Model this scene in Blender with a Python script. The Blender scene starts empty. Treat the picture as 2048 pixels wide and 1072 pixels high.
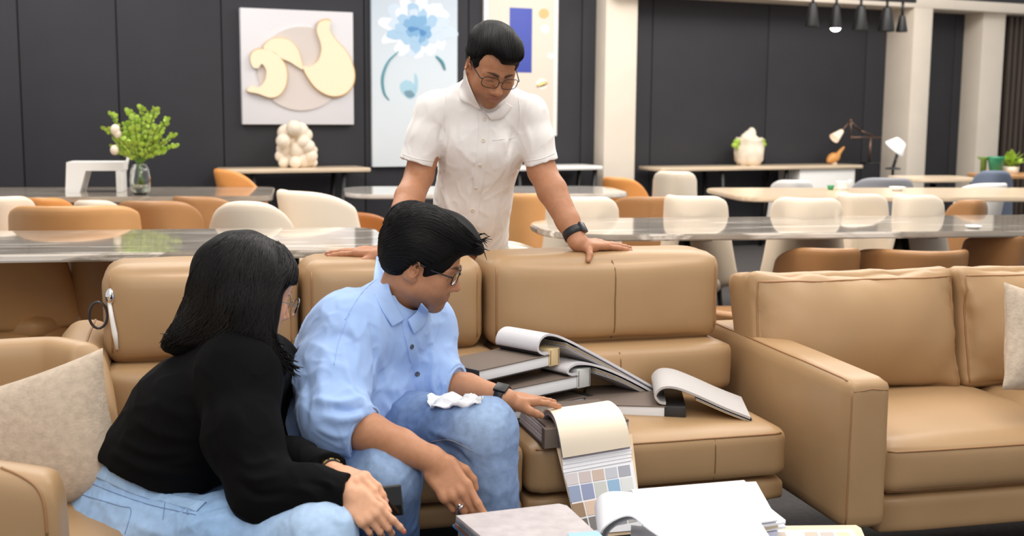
import bpy, bmesh, math, random
import numpy as np
from mathutils import Vector, Matrix
from mathutils.bvhtree import BVHTree
random.seed(7); np.random.seed(7)
C = bpy.context.scene.collection
SC = bpy.context.scene
PI = math.pi
# ------------------------------------------------------------------ camera, light, exposure
FPX, CAMH = 2400.0, 1.25
TH = math.atan((536 - 220) / FPX); RO = .008
FW = np.array([0, math.cos(TH), -math.sin(TH)]); UP0 = np.array([0, math.sin(TH), math.cos(TH)]); RT0 = np.array([1., 0, 0])
RT = RT0 * math.cos(RO) + UP0 * math.sin(RO); UP = UP0 * math.cos(RO) - RT0 * math.sin(RO)
EYE = np.array([0, 0, CAMH])
cd = bpy.data.cameras.new('camera'); cam = bpy.data.objects.new('camera', cd); C.objects.link(cam)
cam.matrix_world = Matrix(((RT[0], UP[0], -FW[0], 0), (RT[1], UP[1], -FW[1], 0), (RT[2], UP[2], -FW[2], CAMH), (0, 0, 0, 1)))
cd.sensor_width = 36; cd.lens = FPX / 2048 * 36; cd.clip_start = .05; cd.clip_end = 100
cd.dof.use_dof = True; cd.dof.focus_distance = 2.95; cd.dof.aperture_fstop = 4.6
SC.camera = cam
w = bpy.data.worlds.new('world'); SC.world = w; w.use_nodes = True
w.node_tree.nodes['Background'].inputs[0].default_value = (1, .985, .97, 1)
w.node_tree.nodes['Background'].inputs[1].default_value = .74
def area(name, loc, size, power, col=(1, .95, .89), rot=(0, 0, 0), sy=None):
    l = bpy.data.lights.new(name, 'AREA'); l.energy = power; l.color = col; l.size = size
    if sy: l.shape = 'RECTANGLE'; l.size_y = sy
    o = bpy.data.objects.new(name, l); o.location = loc; o.rotation_euler = rot; C.objects.link(o); return o
area('ceiling_or_fill_light', (-.6, 1.7, 3.3), 1.6, 26)
area('ceiling_or_fill_light', (.4, -.9, 3.2), 1.8, 52, rot=(math.radians(38), 0, 0))  # fill lamp added behind the camera to brighten front-facing surfaces
area('ceiling_or_fill_light', (1.3, 3.0, 3.3), 1.6, 46)
area('ceiling_or_fill_light', (-.9, 4.6, 3.3), 1.6, 70)
area('ceiling_or_fill_light', (1.8, 5.6, 3.3), 1.8, 70)
area('ceiling_or_fill_light', (-2.6, 7.2, 3.3), 1.8, 66)
area('ceiling_or_fill_light', (1.2, 8.3, 3.3), 1.8, 84)
area('ceiling_or_fill_light', (3.6, 9.0, 3.3), 1.8, 105)
SC.view_settings.view_transform = 'Standard'; SC.view_settings.look = 'None'
SC.view_settings.exposure = -0.08; SC.view_settings.gamma = 1; SC.view_settings.use_curve_mapping = False
SC.cycles.use_denoising = True
SC.cycles.max_bounces = 6
# ------------------------------------------------------------------ projection helpers (where a thing in the photograph stands in the room)
def ray(px, py): return FW + RT * (px - 1024) / FPX - UP * (py - 536) / FPX
def P(px, py, Y):
    d = ray(px, py); return EYE + d * (Y / d[1])
def Z(px, py, z):
    d = ray(px, py); return EYE + d * ((z - CAMH) / d[2])
def onplane(px, py, q, n):
    d = ray(px, py); return EYE + d * (((q - EYE) @ n) / (d @ n))
def proj(p):
    v = np.asarray(p, float) - EYE; c = v @ FW
    return np.stack([1024 + FPX * (v @ RT) / c, 536 - FPX * (v @ UP) / c], -1)
def scale_at(Y): return FPX / Y
# ------------------------------------------------------------------ materials
def lin(c): return tuple((x / 12.92 if x <= .04045 else ((x + .055) / 1.055) ** 2.4) for x in c)
def rgb(r, g, b): return lin((r / 255, g / 255, b / 255))
class NT:
    def __init__(s, m): s.t = m.node_tree; s.n = s.t.nodes
    def add(s, typ, **k):
        nd = s.n.new(typ)
        for a, b in k.items():
            if a in nd.inputs.keys() if hasattr(nd.inputs, 'keys') else False: nd.inputs[a].default_value = b
            else: setattr(nd, a, b)
        return nd
    def l(s, a, b): s.t.links.new(a, b)
def mat(name, col, rough=.5, metal=0, spec=.5, noise=None, bump=None, attr=None, emit=None, trans=0, coat=0, sheen=0, sss=0, ramp=None, alpha=1):
    """noise=(scale, amount, detail) colour mottling; bump=(scale, strength, kind); attr=vertex colour name multiplied in"""
    m = bpy.data.materials.new(name); m.use_nodes = True; t = NT(m); b = t.n['Principled BSDF']
    b.inputs['Base Color'].default_value = (*col, 1); b.inputs['Roughness'].default_value = rough; b.inputs['Metallic'].default_value = metal
    b.inputs['Specular IOR Level'].default_value = spec
    if trans: b.inputs['Transmission Weight'].default_value = trans
    if coat: b.inputs['Coat Weight'].default_value = coat; b.inputs['Coat Roughness'].default_value = .1
    if sheen: b.inputs['Sheen Weight'].default_value = sheen; b.inputs['Sheen Roughness'].default_value = .5
    if sss:
        b.inputs['Subsurface Weight'].default_value = sss; b.inputs['Subsurface Radius'].default_value = (.012, .005, .003); b.inputs['Subsurface Scale'].default_value = 1
    if emit: b.inputs['Emission Color'].default_value = (*emit[0], 1); b.inputs['Emission Strength'].default_value = emit[1]
    tc = t.add('ShaderNodeTexCoord'); src = None
    if attr:
        a = t.add('ShaderNodeAttribute', attribute_name=attr); src = a.outputs['Color']
    if noise:
        nz = t.add('ShaderNodeTexNoise'); nz.inputs['Scale'].default_value = noise[0]; nz.inputs['Detail'].default_value = noise[2] if len(noise) > 2 else 4
        if len(noise) > 3:
            mp = t.add('ShaderNodeMapping'); mp.inputs['Scale'].default_value = noise[3]; t.l(tc.outputs['Object'], mp.inputs[0]); t.l(mp.outputs[0], nz.inputs['Vector'])
        else: t.l(tc.outputs['Object'], nz.inputs['Vector'])
        mr = t.add('ShaderNodeMapRange'); mr.inputs[1].default_value = .3; mr.inputs[2].default_value = .7; mr.inputs[3].default_value = 1 - noise[1]; mr.inputs[4].default_value = 1 + noise[1]
        t.l(nz.outputs['Fac'], mr.inputs[0])
        mx = t.add('ShaderNodeMix', data_type='RGBA', blend_type='MULTIPLY'); mx.inputs[0].default_value = 1
        if src: t.l(src, mx.inputs[6])
        else: mx.inputs[6].default_value = (*col, 1)
        t.l(mr.outputs[0], mx.inputs[7]); src = mx.outputs[2]
    if src: t.l(src, b.inputs['Base Color'])
    if bump:
        kind = bump[2] if len(bump) > 2 else 'noise'
        bp = t.add('ShaderNodeBump'); bp.inputs['Strength'].default_value = bump[1]; bp.inputs['Distance'].default_value = bump[3] if len(bump) > 3 else .002
        if kind == 'noise':
            nb = t.add('ShaderNodeTexNoise'); nb.inputs['Scale'].default_value = bump[0]; nb.inputs['Detail'].default_value = 3; t.l(tc.outputs['Object'], nb.inputs['Vector']); h = nb.outputs['Fac']
        elif kind == 'voronoi':
            nb = t.add('ShaderNodeTexVoronoi'); nb.inputs['Scale'].default_value = bump[0]; t.l(tc.outputs['Object'], nb.inputs['Vector']); h = nb.outputs['Distance']
        elif kind == 'weave':
            w1 = t.add('ShaderNodeTexWave', bands_direction='X'); w1.inputs['Scale'].default_value = bump[0]; w1.inputs['Distortion'].default_value = 1.5
            w2 = t.add('ShaderNodeTexWave', bands_direction='Z'); w2.inputs['Scale'].default_value = bump[0]; w2.inputs['Distortion'].default_value = 1.5
            for q in (w1, w2): t.l(tc.outputs['Object'], q.inputs['Vector'])
            ad = t.add('ShaderNodeMath', operation='ADD'); t.l(w1.outputs['Fac'], ad.inputs[0]); t.l(w2.outputs['Fac'], ad.inputs[1]); h = ad.outputs[0]
        t.l(h, bp.inputs['Height']); t.l(bp.outputs[0], b.inputs['Normal'])
    return m
def marble_mat(name, base, vein, dark, scale=2.2, rough=.06):
    m = bpy.data.materials.new(name); m.use_nodes = True; t = NT(m); b = t.n['Principled BSDF']
    tc = t.add('ShaderNodeTexCoord'); mp = t.add('ShaderNodeMapping'); mp.inputs['Scale'].default_value = (.55, 3.2, 1.5); mp.inputs['Rotation'].default_value = (0, 0, .12)
    t.l(tc.outputs['Object'], mp.inputs[0])
    n1 = t.add('ShaderNodeTexNoise'); n1.inputs['Scale'].default_value = scale; n1.inputs['Detail'].default_value = 9; n1.inputs['Distortion'].default_value = 1.6; t.l(mp.outputs[0], n1.inputs['Vector'])
    r = t.add('ShaderNodeValToRGB'); e = r.color_ramp.elements
    e[0].position = .3; e[0].color = (*dark, 1); e[1].position = .72; e[1].color = (*vein, 1)
    q = e.new(.46); q.color = (*base, 1); q = e.new(.56); q.color = (*[x * .8 for x in base], 1); q = e.new(.62); q.color = (*vein, 1)
    t.l(n1.outputs['Fac'], r.inputs[0]); t.l(r.outputs[0], b.inputs['Base Color'])
    b.inputs['Roughness'].default_value = rough; b.inputs['Coat Weight'].default_value = .6; b.inputs['Coat Roughness'].default_value = .04
    return m
# ------------------------------------------------------------------ objects
def thing(name, label, cat, loc=(0, 0, 0), rz=0, group=None):
    o = bpy.data.objects.new(name, None); C.objects.link(o); o.location = loc; o.rotation_euler = (0, 0, rz); o.empty_display_size = .1
    o['label'] = label; o['category'] = cat
    if group: o['group'] = group
    return o
def tag(o, label, cat, group=None):
    o['label'] = label; o['category'] = cat
    if group: o['group'] = group
    return o
def struct(o): o['kind'] = 'structure'; return o
def mesh_obj(name, verts, faces, m, parent=None, smooth=True, world=False):
    """one mesh object; world=True: vertices are in world space although the object has a parent"""
    me = bpy.data.meshes.new(name)
    v = np.asarray(verts, dtype=np.float64).reshape(-1, 3)
    par = parent.matrix_world if parent else None
    if world and parent:
        inv = np.array(world_inv(parent)); v = v @ inv[:3, :3].T + inv[:3, 3]
    me.from_pydata(v.tolist(), [], faces if isinstance(faces, list) else faces.tolist()); me.update()
    if smooth:
        me.polygons.foreach_set('use_smooth', [True] * len(me.polygons))
    o = bpy.data.objects.new(name, me); C.objects.link(o)
    if m: me.materials.append(m)
    if parent: o.parent = parent
    return o
def world_mat(o):
    m = Matrix.LocRotScale(o.location, o.rotation_euler, o.scale)
    return (world_mat(o.parent) @ m) if o.parent else m
def world_inv(o): return world_mat(o).inverted()
class MB:
    """collects boxes, tubes, lathes ... into one mesh"""
    def __init__(s): s.v = []; s.f = []
    def raw(s, v, f):
        k = len(s.v); s.v += [tuple(map(float, x)) for x in v]; s.f += [tuple(int(i) + k for i in q) for q in f]; return s
    def box(s, lo, hi, bev=0, M=None, seg=2):
        bm = bmesh.new(); bmesh.ops.create_cube(bm, size=1)
        c = [(a + b) / 2 for a, b in zip(lo, hi)]; d = [b - a for a, b in zip(lo, hi)]
        for v in bm.verts: v.co = Vector([v.co[i] * d[i] + c[i] for i in range(3)])
        if bev: bmesh.ops.bevel(bm, geom=bm.edges[:], offset=min(bev, min(abs(x) for x in d) * .45), segments=seg, affect='EDGES', profile=.5)
        return s.bm(bm, M)
    def bm(s, bm, M=None):
        if M is not None: bm.transform(M)
        bm.verts.index_update(); s.raw([v.co for v in bm.verts], [[v.index for v in f.verts] for f in bm.faces]); bm.free(); return s
    def tube(s, pts, r, n=8, closed=False, cap=True):
        pts = [Vector(p) for p in pts]; L = len(pts); rs = r if hasattr(r, '__len__') else [r] * L
        vs = []; up = None
        for i, p in enumerate(pts):
            a = pts[(i - 1) % L] if (closed or i > 0) else p; b = pts[(i + 1) % L] if (closed or i < L - 1) else p
            t = (b - a).normalized() if (b - a).length > 1e-9 else Vector((0, 0, 1))
            if up is None: up = t.orthogonal().normalized()
            up = (up - t * up.dot(t)); up = up.normalized() if up.length > 1e-6 else t.orthogonal().normalized()
            sd = t.cross(up)
            for k in range(n): vs.append(p + (up * math.cos(2 * PI * k / n) + sd * math.sin(2 * PI * k / n)) * rs[i])
        fs = []
        for i in range(L if closed else L - 1):
            j = (i + 1) % L
            for k in range(n): fs.append((i * n + k, i * n + (k + 1) % n, j * n + (k + 1) % n, j * n + k))
        if cap and not closed: fs.append(tuple(range(n))[::-1]); fs.append(tuple((L - 1) * n + k for k in range(n)))
        return s.raw(vs, fs)
    def lathe(s, prof, n=24, c=(0, 0, 0)):
        vs = [(c[0] + r * math.cos(2 * PI * k / n), c[1] + r * math.sin(2 * PI * k / n), c[2] + z) for r, z in prof for k in range(n)]; fs = []
        for i in range(len(prof) - 1):
            for k in range(n): fs.append((i * n + k, i * n + (k + 1) % n, (i + 1) * n + (k + 1) % n, (i + 1) * n + k))
        if prof[0][0] > 1e-6: fs.append(tuple(range(n))[::-1])
        if prof[-1][0] > 1e-6: fs.append(tuple((len(prof) - 1) * n + k for k in range(n)))
        return s.raw(vs, fs)
    def prism(s, poly, off):
        """poly: 3-D outline (flat), off: extrusion vector"""
        n = len(poly); off = Vector(off); a = [Vector(p) for p in poly]
        return s.raw(a + [p + off for p in a], [tuple(range(n))[::-1], tuple(range(n, 2 * n))] + [(i, (i + 1) % n, n + (i + 1) % n, n + i) for i in range(n)])
    def ball(s, c, r, seg=12, sq=(1, 1, 1)):
        bm = bmesh.new(); bmesh.ops.create_uvsphere(bm, u_segments=seg, v_segments=max(6, seg * 2 // 3), radius=1)
        for v in bm.verts: v.co = Vector([c[i] + v.co[i] * r * sq[i] for i in range(3)])
        return s.bm(bm)
    def grid(s, fn, nu, nv, closed_u=False):
        vs = [fn(i / (nu if closed_u else nu - 1), j / (nv - 1)) for j in range(nv) for i in range(nu)]; fs = []
        for j in range(nv - 1):
            for i in range(nu if closed_u else nu - 1):
                a, b = j * nu + i, j * nu + (i + 1) % nu; fs.append((a, b, b + nu, a + nu))
        return s.raw(vs, fs)
    def build(s, name, m, parent=None, smooth=True, world=False, auto=None):
        o = mesh_obj(name, s.v, s.f, m, parent, smooth, world)
        if auto is not None: sharp(o, auto)
        return o
def sharp(o, deg):
    me = o.data; bm = bmesh.new(); bm.from_mesh(me); bmesh.ops.recalc_face_normals(bm, faces=bm.faces[:])
    for e in bm.edges:
        if len(e.link_faces) == 2 and e.calc_face_angle(0) > math.radians(deg): e.smooth = False
    bm.to_mesh(me); bm.free(); return o
def fixn(o):
    me = o.data; bm = bmesh.new(); bm.from_mesh(me); bmesh.ops.recalc_face_normals(bm, faces=bm.faces[:]); bm.to_mesh(me); bm.free(); return o
def solid(v, f, t):
    """give an open grid surface a thickness t (along -normal)"""
    bm = bmesh.new(); vs = [bm.verts.new(x) for x in v]
    for q in f:
        try: bm.faces.new([vs[i] for i in q])
        except ValueError: pass
    bmesh.ops.recalc_face_normals(bm, faces=bm.faces[:]); bm.normal_update()
    bmesh.ops.solidify(bm, geom=bm.faces[:], thickness=t); bm.verts.index_update()
    V = [tuple(x.co) for x in bm.verts]; Fc = [tuple(x.index for x in q.verts) for q in bm.faces]; bm.free(); return V, Fc
def copy_tree(o, parent=None):
    c = o.copy(); C.objects.link(c); c.parent = parent
    for ch in list(o.children): copy_tree(ch, c)
    return c
# sums of sines: cheap smooth noise for folds and creases
class Waves:
    def __init__(s, seed, freq, n=7, aniso=None):
        r = np.random.RandomState(seed); d = r.normal(size=(n, 3)); d /= np.linalg.norm(d, axis=1)[:, None]
        s.k = d * freq * 2 * PI * r.uniform(.6, 1.5, (n, 1))
        if aniso is not None: s.k = s.k * np.asarray(aniso)
        s.ph = r.uniform(0, 6.28, n); s.n = n
    def __call__(s, p):
        return sum(np.sin(p @ s.k[i].astype(p.dtype) + s.ph[i]) for i in range(s.n)) / s.n
# rounded, crowned cushion block centred at the origin
def rbox(w, d, h, r=.03, n=12, crown=(0, 0, 0), wr=0, seed=0, pinch=0):
    bm = bmesh.new(); bmesh.ops.create_cube(bm, size=2); bmesh.ops.subdivide_edges(bm, edges=bm.edges[:], cuts=n, use_grid_fill=True)
    p = np.array([v.co[:] for v in bm.verts]); bm.verts.index_update(); f = [tuple(v.index for v in q.verts) for q in bm.faces]; bm.free()
    p = np.sign(p) * np.abs(p) ** .75      # more rows near the edges
    H = np.array([w, d, h]) / 2; q = p * H; inner = np.clip(q, -(H - r), H - r); dv = q - inner
    L = np.linalg.norm(dv, axis=1); Lm = np.abs(dv).max(axis=1)
    k = np.where(L > 1e-9, np.where(L > 0, Lm / np.maximum(L, 1e-9), 1), 1)
    q = inner + dv * k[:, None]
    e = [(1 - np.clip(np.abs(p[:, i]), 0, 1) ** 2.2) for i in range(3)]
    for i in range(3):
        a, b = [j for j in range(3) if j != i]
        q[:, i] += np.sign(p[:, i]) * np.abs(p[:, i]) ** 3 * crown[i] * e[a] * e[b]
    if pinch:
        for i in (0, 2):
            a = 2 - i; q[:, i] -= p[:, i] * pinch * (1 - (p[:, a]) ** 2) * (np.abs(p[:, i]) ** 4)
    if wr:
        wv = Waves(seed, 7, 9); edge = np.clip(np.sort(np.abs(p), axis=1)[:, 1], 0, 1) ** 3
        n_ = q / np.maximum(np.linalg.norm(q, axis=1), 1e-6)[:, None]
        wv2 = Waves(seed + 50, 24, 9); ed2 = np.clip(np.sort(np.abs(p), axis=1)[:, 1], 0, 1) ** 6; q = q + n_ * (wr * (.35 + edge) * wv(q) + wr * .55 * ed2 * wv2(q))[:, None]
    return q, f
def stroke(paths, r, name, m, parent, closed=False, world=False, n=6):
    mb = MB()
    for p in paths: mb.tube(p, r, n, closed)
    return mb.build(name, m, parent, world=world)
# ================================================================== MATERIALS
M_wall = mat('dark_fabric_wall', rgb(47, 47, 52), .75, bump=(420, .25, 'weave', .001), noise=(3, .06))
M_wallback = mat('wall_backing', rgb(22, 22, 24), .9)
M_col = mat('beige_column_paint', rgb(232, 220, 204), .7, noise=(4, .03))
M_floor = mat('dark_carpet', rgb(66, 62, 62), .85, noise=(60, .25), bump=(300, .5))
M_slat = mat('dark_wood_slats', rgb(74, 62, 54), .6, noise=(8, .2, 4, (6, 6, .4)))
M_black = mat('black_metal', rgb(22, 22, 23), .45)
M_dmetal = mat('dark_steel', rgb(70, 70, 74), .35, .7)
M_chrome = mat('chrome', (.8, .8, .8), .12, 1)
M_gold = mat('gold_metal', (.75, .52, .2), .25, 1)
M_marble = marble_mat('grey_marble', rgb(176, 166, 154), rgb(232, 224, 214), rgb(128, 118, 108), 2.6, .1)
M_marblew = marble_mat('white_marble', rgb(226, 220, 212), rgb(244, 240, 234), rgb(190, 182, 174))
M_marblet = marble_mat('taupe_stone', rgb(176, 164, 150), rgb(206, 196, 184), rgb(138, 126, 114), rough=.15)
M_wood = mat('light_wood_top', rgb(222, 200, 172), .3, noise=(5, .12, 5, (1, 9, 9)), coat=.3)
M_white = mat('white_lacquer', rgb(240, 238, 234), .35)
M_cream = mat('cream_leather', rgb(236, 222, 202), .5, bump=(300, .15))
M_caramel = mat('caramel_leather', rgb(204, 152, 98), .42, noise=(3, .1), bump=(260, .2))
M_tanch = mat('brown_leather', rgb(170, 124, 80), .42, noise=(3, .1), bump=(260, .2))
M_leather = mat('tan_leather', rgb(171, 138, 100), .42, noise=(4, .05, 3), bump=(600, .10, 'voronoi', .0008), spec=.4)
M_piping = mat('tan_piping', rgb(158, 116, 76), .45)
M_seam = mat('dark_seam', rgb(122, 90, 60), .7)
M_greyfab = mat('grey_fabric', rgb(150, 150, 156), .85, bump=(300, .3))
M_bluefab = mat('slate_blue_fabric', rgb(108, 118, 138), .85, bump=(300, .3))
M_orange = mat('orange_leather', rgb(216, 146, 78), .4, noise=(3, .1))
M_plaster = mat('cream_plaster', rgb(240, 226, 206), .7, noise=(14, .08), bump=(40, .3))
M_glass = mat('clear_glass', (.92, .95, .93), .03, trans=1)
M_leaf = mat('fresh_green_leaf', rgb(164, 194, 70), .5, noise=(30, .3))
M_stem = mat('green_stem', rgb(96, 128, 48), .6)
M_paper = mat('white_paper', rgb(240, 240, 244), .6)
def canvas(n, c, **k): return mat(n, c, .6, **k)
# ================================================================== ROOM
WA = math.radians(25); q0 = P(600, 300, 9.5); wu = np.array([math.cos(WA), math.sin(WA), 0]); wn = np.array([math.sin(WA), -math.cos(WA), 0])
def W(px, py, off=0): return onplane(px, py, q0 + wn * off, wn)
def wl(px, py, off=0):
    p = W(px, py, off); return np.array([(p - q0) @ wu, -off, p[2]])
floor = struct(MB().box((-6, -1, -.08), (8, 15, 0)).build('floor', M_floor, smooth=False))
wall = bpy.data.objects.new('wall_back', None); C.objects.link(wall); wall.location = (q0[0], q0[1], 0); wall.rotation_euler = (0, 0, WA); struct(wall)
MB().box((-5, .0, 0), (11, .15, 3.3)).build('backing', M_wallback, wall, False)
seams = [-1.9] + [wl(p, 200)[0] for p in (42, 237, 445, 728, 935, 1160)] + [wl(1300, 200)[0], wl(1530, 200)[0], wl(1725, 200)[0], wl(1900, 200)[0], wl(2010, 200)[0]]
seams = [seams[1] - 1.7, seams[1] - .85] + seams[1:]
for a, b in zip(seams, seams[1:]):
    MB().box((a + .004, -.02, .1), (b - .004, .0, 3.3), .004).build('panel', M_wall, wall, auto=30)
s = MB(); s.box((seams[0], -.035, 0), (seams[-1], -.02, .1), .004); struct(s.build('baseboard_back', M_black, wall, False))
# columns with a deep reveal, and the beam that ties their fronts together
def find_off(px_wall, px_front, py):
    u = wl(px_wall, py, 0)[0]; return min(np.linspace(.02, 1.6, 400), key=lambda e: abs(proj(q0 + wu * u + wn * e + np.array([0, 0, 1.0 - q0[2]]))[0] - px_front)), u
E2 = find_off(1765, 1818, 300)[0]
for i, (pa, pb, pc) in enumerate(((1186, 1208, 1270), (1760, 1816, 1852), (1912, 1953, 1996))):
    e, u0 = find_off(pa, pb, 300); u1 = wl(pc, 300, e)[0]
    struct(MB().box((u0, -e, 0), (u1, 0, 3.3), .006).build('trim_%d' % (i + 1), M_col, wall, auto=30))
    if i: EB = e
e, _ = find_off(1760, 1816, 300)
a, b = wl(1400, 0, e), wl(2300, 30, e); zt = wl(1935, 1, e)[2]; zb = wl(1935, 21, e)[2]
struct(MB().box((wl(1240, 10, e)[0], -e - .004, zb), (b[0] + 1, 0, zt), .005).build('trim_4', M_col, wall, auto=30))
struct(MB().box((wl(1240, 10, e)[0], -e + .05, zt), (b[0] + 1, 0, 3.3)).build('trim_5', M_wall, wall, False))
# dark slatted screen at the right end of the wall
scr = thing('slatted_screen', 'dark brown vertical slatted screen at the right end of the wall', 'screen', (q0[0], q0[1], 0), WA)
e3, _ = find_off(1912, 1953, 300); us = wl(2000, 300, e3 * .6)[0]
MB().box((us, -e3 * .5, .02), (us + 1.6, -e3 * .45, zb - .01)).build('back_board', M_wallback, scr, False)
for k in range(14): MB().box((us + .02 + k * .075, -e3 * .5 - .045, .02), (us + .062 + k * .075, -e3 * .5, zb - .01), .004).build('slat', M_slat, scr, auto=30)
# ------------------------------------------------------------------ ceiling spotlights on a track
trk = thing('track_light', 'black five-head spotlight track fixed high beside the second column', 'light', (q0[0], q0[1], 0), WA)
M_glow = mat('lamp_face', (1, .9, .75), .5, emit=((1, .93, .8), 14))
def sp(px, py, off=1.0):
    return wl(px, py, off)
hs = [(1624, 4, 53, 26, 0), (1671, 8, 57, 23, 1), (1720, 10, 61, 29, 0), (1772, 14, 63, 31, 0), (1803, 30, 64, 21, 0)]
t0, t1 = sp(1600, -4), sp(1830, 6); zt_ = max(t0[2], t1[2])
MB().box((t0[0], t0[1] - .02, zt_), (t1[0], t0[1] + .02, zt_ + .035), .004).build('track', M_black, trk, auto=30)
MB().box((t0[0] + .3, t0[1] - .015, zt_ + .03), (t0[0] + .33, t0[1] + .015, 3.3)).build('hanger', M_black, trk, False)
MB().box((t1[0] - .33, t0[1] - .015, zt_ + .03), (t1[0] - .3, t0[1] + .015, 3.3)).build('hanger', M_black, trk, False)
for px, y0, y1, wpx, lit in hs:
    a, b = sp(px, y0), sp(px, y1); r = wpx / 2 / FPX * np.linalg.norm(W(px, y1, 1.0) - EYE) * 1.02; H = a[2] - b[2]
    m = MB(); m.lathe([(r * .35, H * .98), (r * .5, H * .95), (r * .62, H * .75), (r, .012), (r * .97, 0), (r * .86, .004), (r * .5, H * .6), (0, H * .62)], 20, (b[0], b[1], b[2]))
    hd = m.build('spotlight_head', M_black, trk, auto=40)
    MB().tube([(b[0], b[1], b[2] + H * .9), (b[0], b[1], zt_ + .01)], .012).build('stem', M_black, trk)
    if lit: MB().lathe([(0, -.030), (r * .4, -.026), (r * .75, -.012), (r * .85, .006), (0, .012)], 20, (b[0], b[1], b[2] + .004)).build('lamp_face', M_glow, hd)
# ------------------------------------------------------------------ pictures on the wall
def wall_thing(name, label, cat): return thing(name, label, cat, (q0[0], q0[1], 0), WA)
def wbox_px(px0, px1, py0, py1, d0, d1, bev=.004):
    a, b = wl(px0, (py0 + py1) / 2, d1)[0], wl(px1, (py0 + py1) / 2, d1)[0]; c = wl((px0 + px1) / 2, py1, d1)[2]; d = wl((px0 + px1) / 2, py0, d1)[2]
    return MB().box((a, -d1, c), (b, -d0, d), bev)
def spline(pts, n=8, closed=True):
    pts = np.array(pts, float); L = len(pts); out = []
    for i in range(L if closed else L - 1):
        p0, p1, p2, p3 = [pts[(i + k) % L] if closed else pts[min(max(i + k, 0), L - 1)] for k in (-1, 0, 1, 2)]
        for t in np.arange(n) / n:
            out.append(.5 * ((2 * p1) + (-p0 + p2) * t + (2 * p0 - 5 * p1 + 4 * p2 - p3) * t ** 2 + (-p0 + 3 * p1 - 3 * p2 + p3) * t ** 3))
    if not closed: out.append(pts[-1])
    return np.array(out)
def wall_shape(pts, d0, d1, name, m, par, smooth_n=6, bev=.006):
    """flat raised shape whose outline is laid out on the wall plane"""
    q = spline(pts, smooth_n); poly = [wl(x, y, d1) for x, y in q]
    bm = bmesh.new(); vs = [bm.verts.new((p[0], -d1, p[2])) for p in poly]; f = bm.faces.new(vs)
    r = bmesh.ops.extrude_face_region(bm, geom=[f]); nv = [g for g in r['geom'] if isinstance(g, bmesh.types.BMVert)]
    for v in nv: v.co.y = -d0
    bmesh.ops.recalc_face_normals(bm, faces=bm.faces[:])
    mb = MB().bm(bm); return mb.build(name, m, par, auto=30)
art = wall_thing('relief_artwork', 'square pale grey wall relief with cream and gold curling shapes', 'artwork')
wbox_px(483, 707, 20, 249, .02, .07).build('canvas', canvas('pale_grey_canvas', rgb(222, 220, 224)), art, auto=30)
th_ = np.linspace(0, 2 * PI, 24, endpoint=False)
wall_shape([(603 + 88 * math.cos(t), 137 + 84 * math.sin(t)) for t in th_], .07, .085, 'disc', canvas('greige_disc', rgb(214, 204, 198)), art, 2)
M_crm = canvas('cream_relief', rgb(250, 232, 200)); M_edge = mat('gold_edge', rgb(214, 172, 110), .4, .5)
for nm, pts in (('curl', [(494, 180), (503, 172), (518, 174), (530, 162), (533, 142), (524, 128), (516, 136), (506, 134), (501, 118), (507, 103), (524, 98), (545, 103), (566, 122), (574, 146), (571, 172), (558, 190), (540, 195), (516, 187), (500, 184)]),
                ('arc', [(527, 96), (540, 80), (558, 76), (578, 80), (594, 96), (602, 118), (606, 138), (596, 134), (580, 124), (562, 116), (548, 104)]),
                ('drop', [(606, 134), (620, 133), (636, 122), (643, 102), (641, 84), (634, 62), (638, 46), (652, 40), (661, 44), (660, 60), (672, 80), (692, 102), (704, 126), (709, 150), (704, 172), (688, 188), (664, 192), (640, 182), (622, 164)])):
    c = np.mean(pts, axis=0); o_ = [tuple(c + (np.array(p) - c) * 1.035) for p in pts]
    wall_shape(o_, .085, .1, nm + '_edge', M_edge, art); wall_shape(pts, .1, .112, nm, M_crm, art)
fl = wall_thing('flower_painting', 'tall pale blue painting of a big white and blue blossom behind the standing man', 'painting')
m_bg = bpy.data.materials.new('pale_blue_canvas'); m_bg.use_nodes = True; t = NT(m_bg); tc = t.add('ShaderNodeTexCoord'); sx = t.add('ShaderNodeSeparateXYZ'); t.l(tc.outputs['Generated'], sx.inputs[0])
r = t.add('ShaderNodeValToRGB'); r.color_ramp.elements[0].color = (*rgb(236, 243, 247), 1); r.color_ramp.elements[1].color = (*rgb(186, 200, 214), 1); t.l(sx.outputs['Z'], r.inputs[0]); t.l(r.outputs[0], t.n['Principled BSDF'].inputs[0]); t.n['Principled BSDF'].inputs['Roughness'].default_value = .6
wbox_px(744, 915, -60, 333, .02, .06).build('canvas', m_bg, fl, auto=30)
rr = random.Random(5)
pcs = [rgb(232, 238, 246), rgb(206, 222, 238), rgb(168, 202, 230), rgb(128, 176, 216), rgb(84, 140, 196)]
pm = [canvas('petal_tint_%d' % i, c) for i, c in enumerate(pcs)]
def petal(cx, cy, ang, L, wd, d, m):
    pts = []
    for k in range(14):
        a = 2 * PI * k / 14; x = L * (.5 + .5 * math.cos(a)); y = wd * math.sin(a) * (.55 + .45 * math.cos(a) * .8) + (rr.random() - .5) * wd * .18
        x += (rr.random() - .5) * L * .1 if math.cos(a) > .3 else 0
        pts.append((cx + x * math.cos(ang) - y * math.sin(ang), cy + x * math.sin(ang) + y * math.cos(ang)))
    wall_shape(pts, .06, d, 'petal', m, fl, 3)
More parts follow.
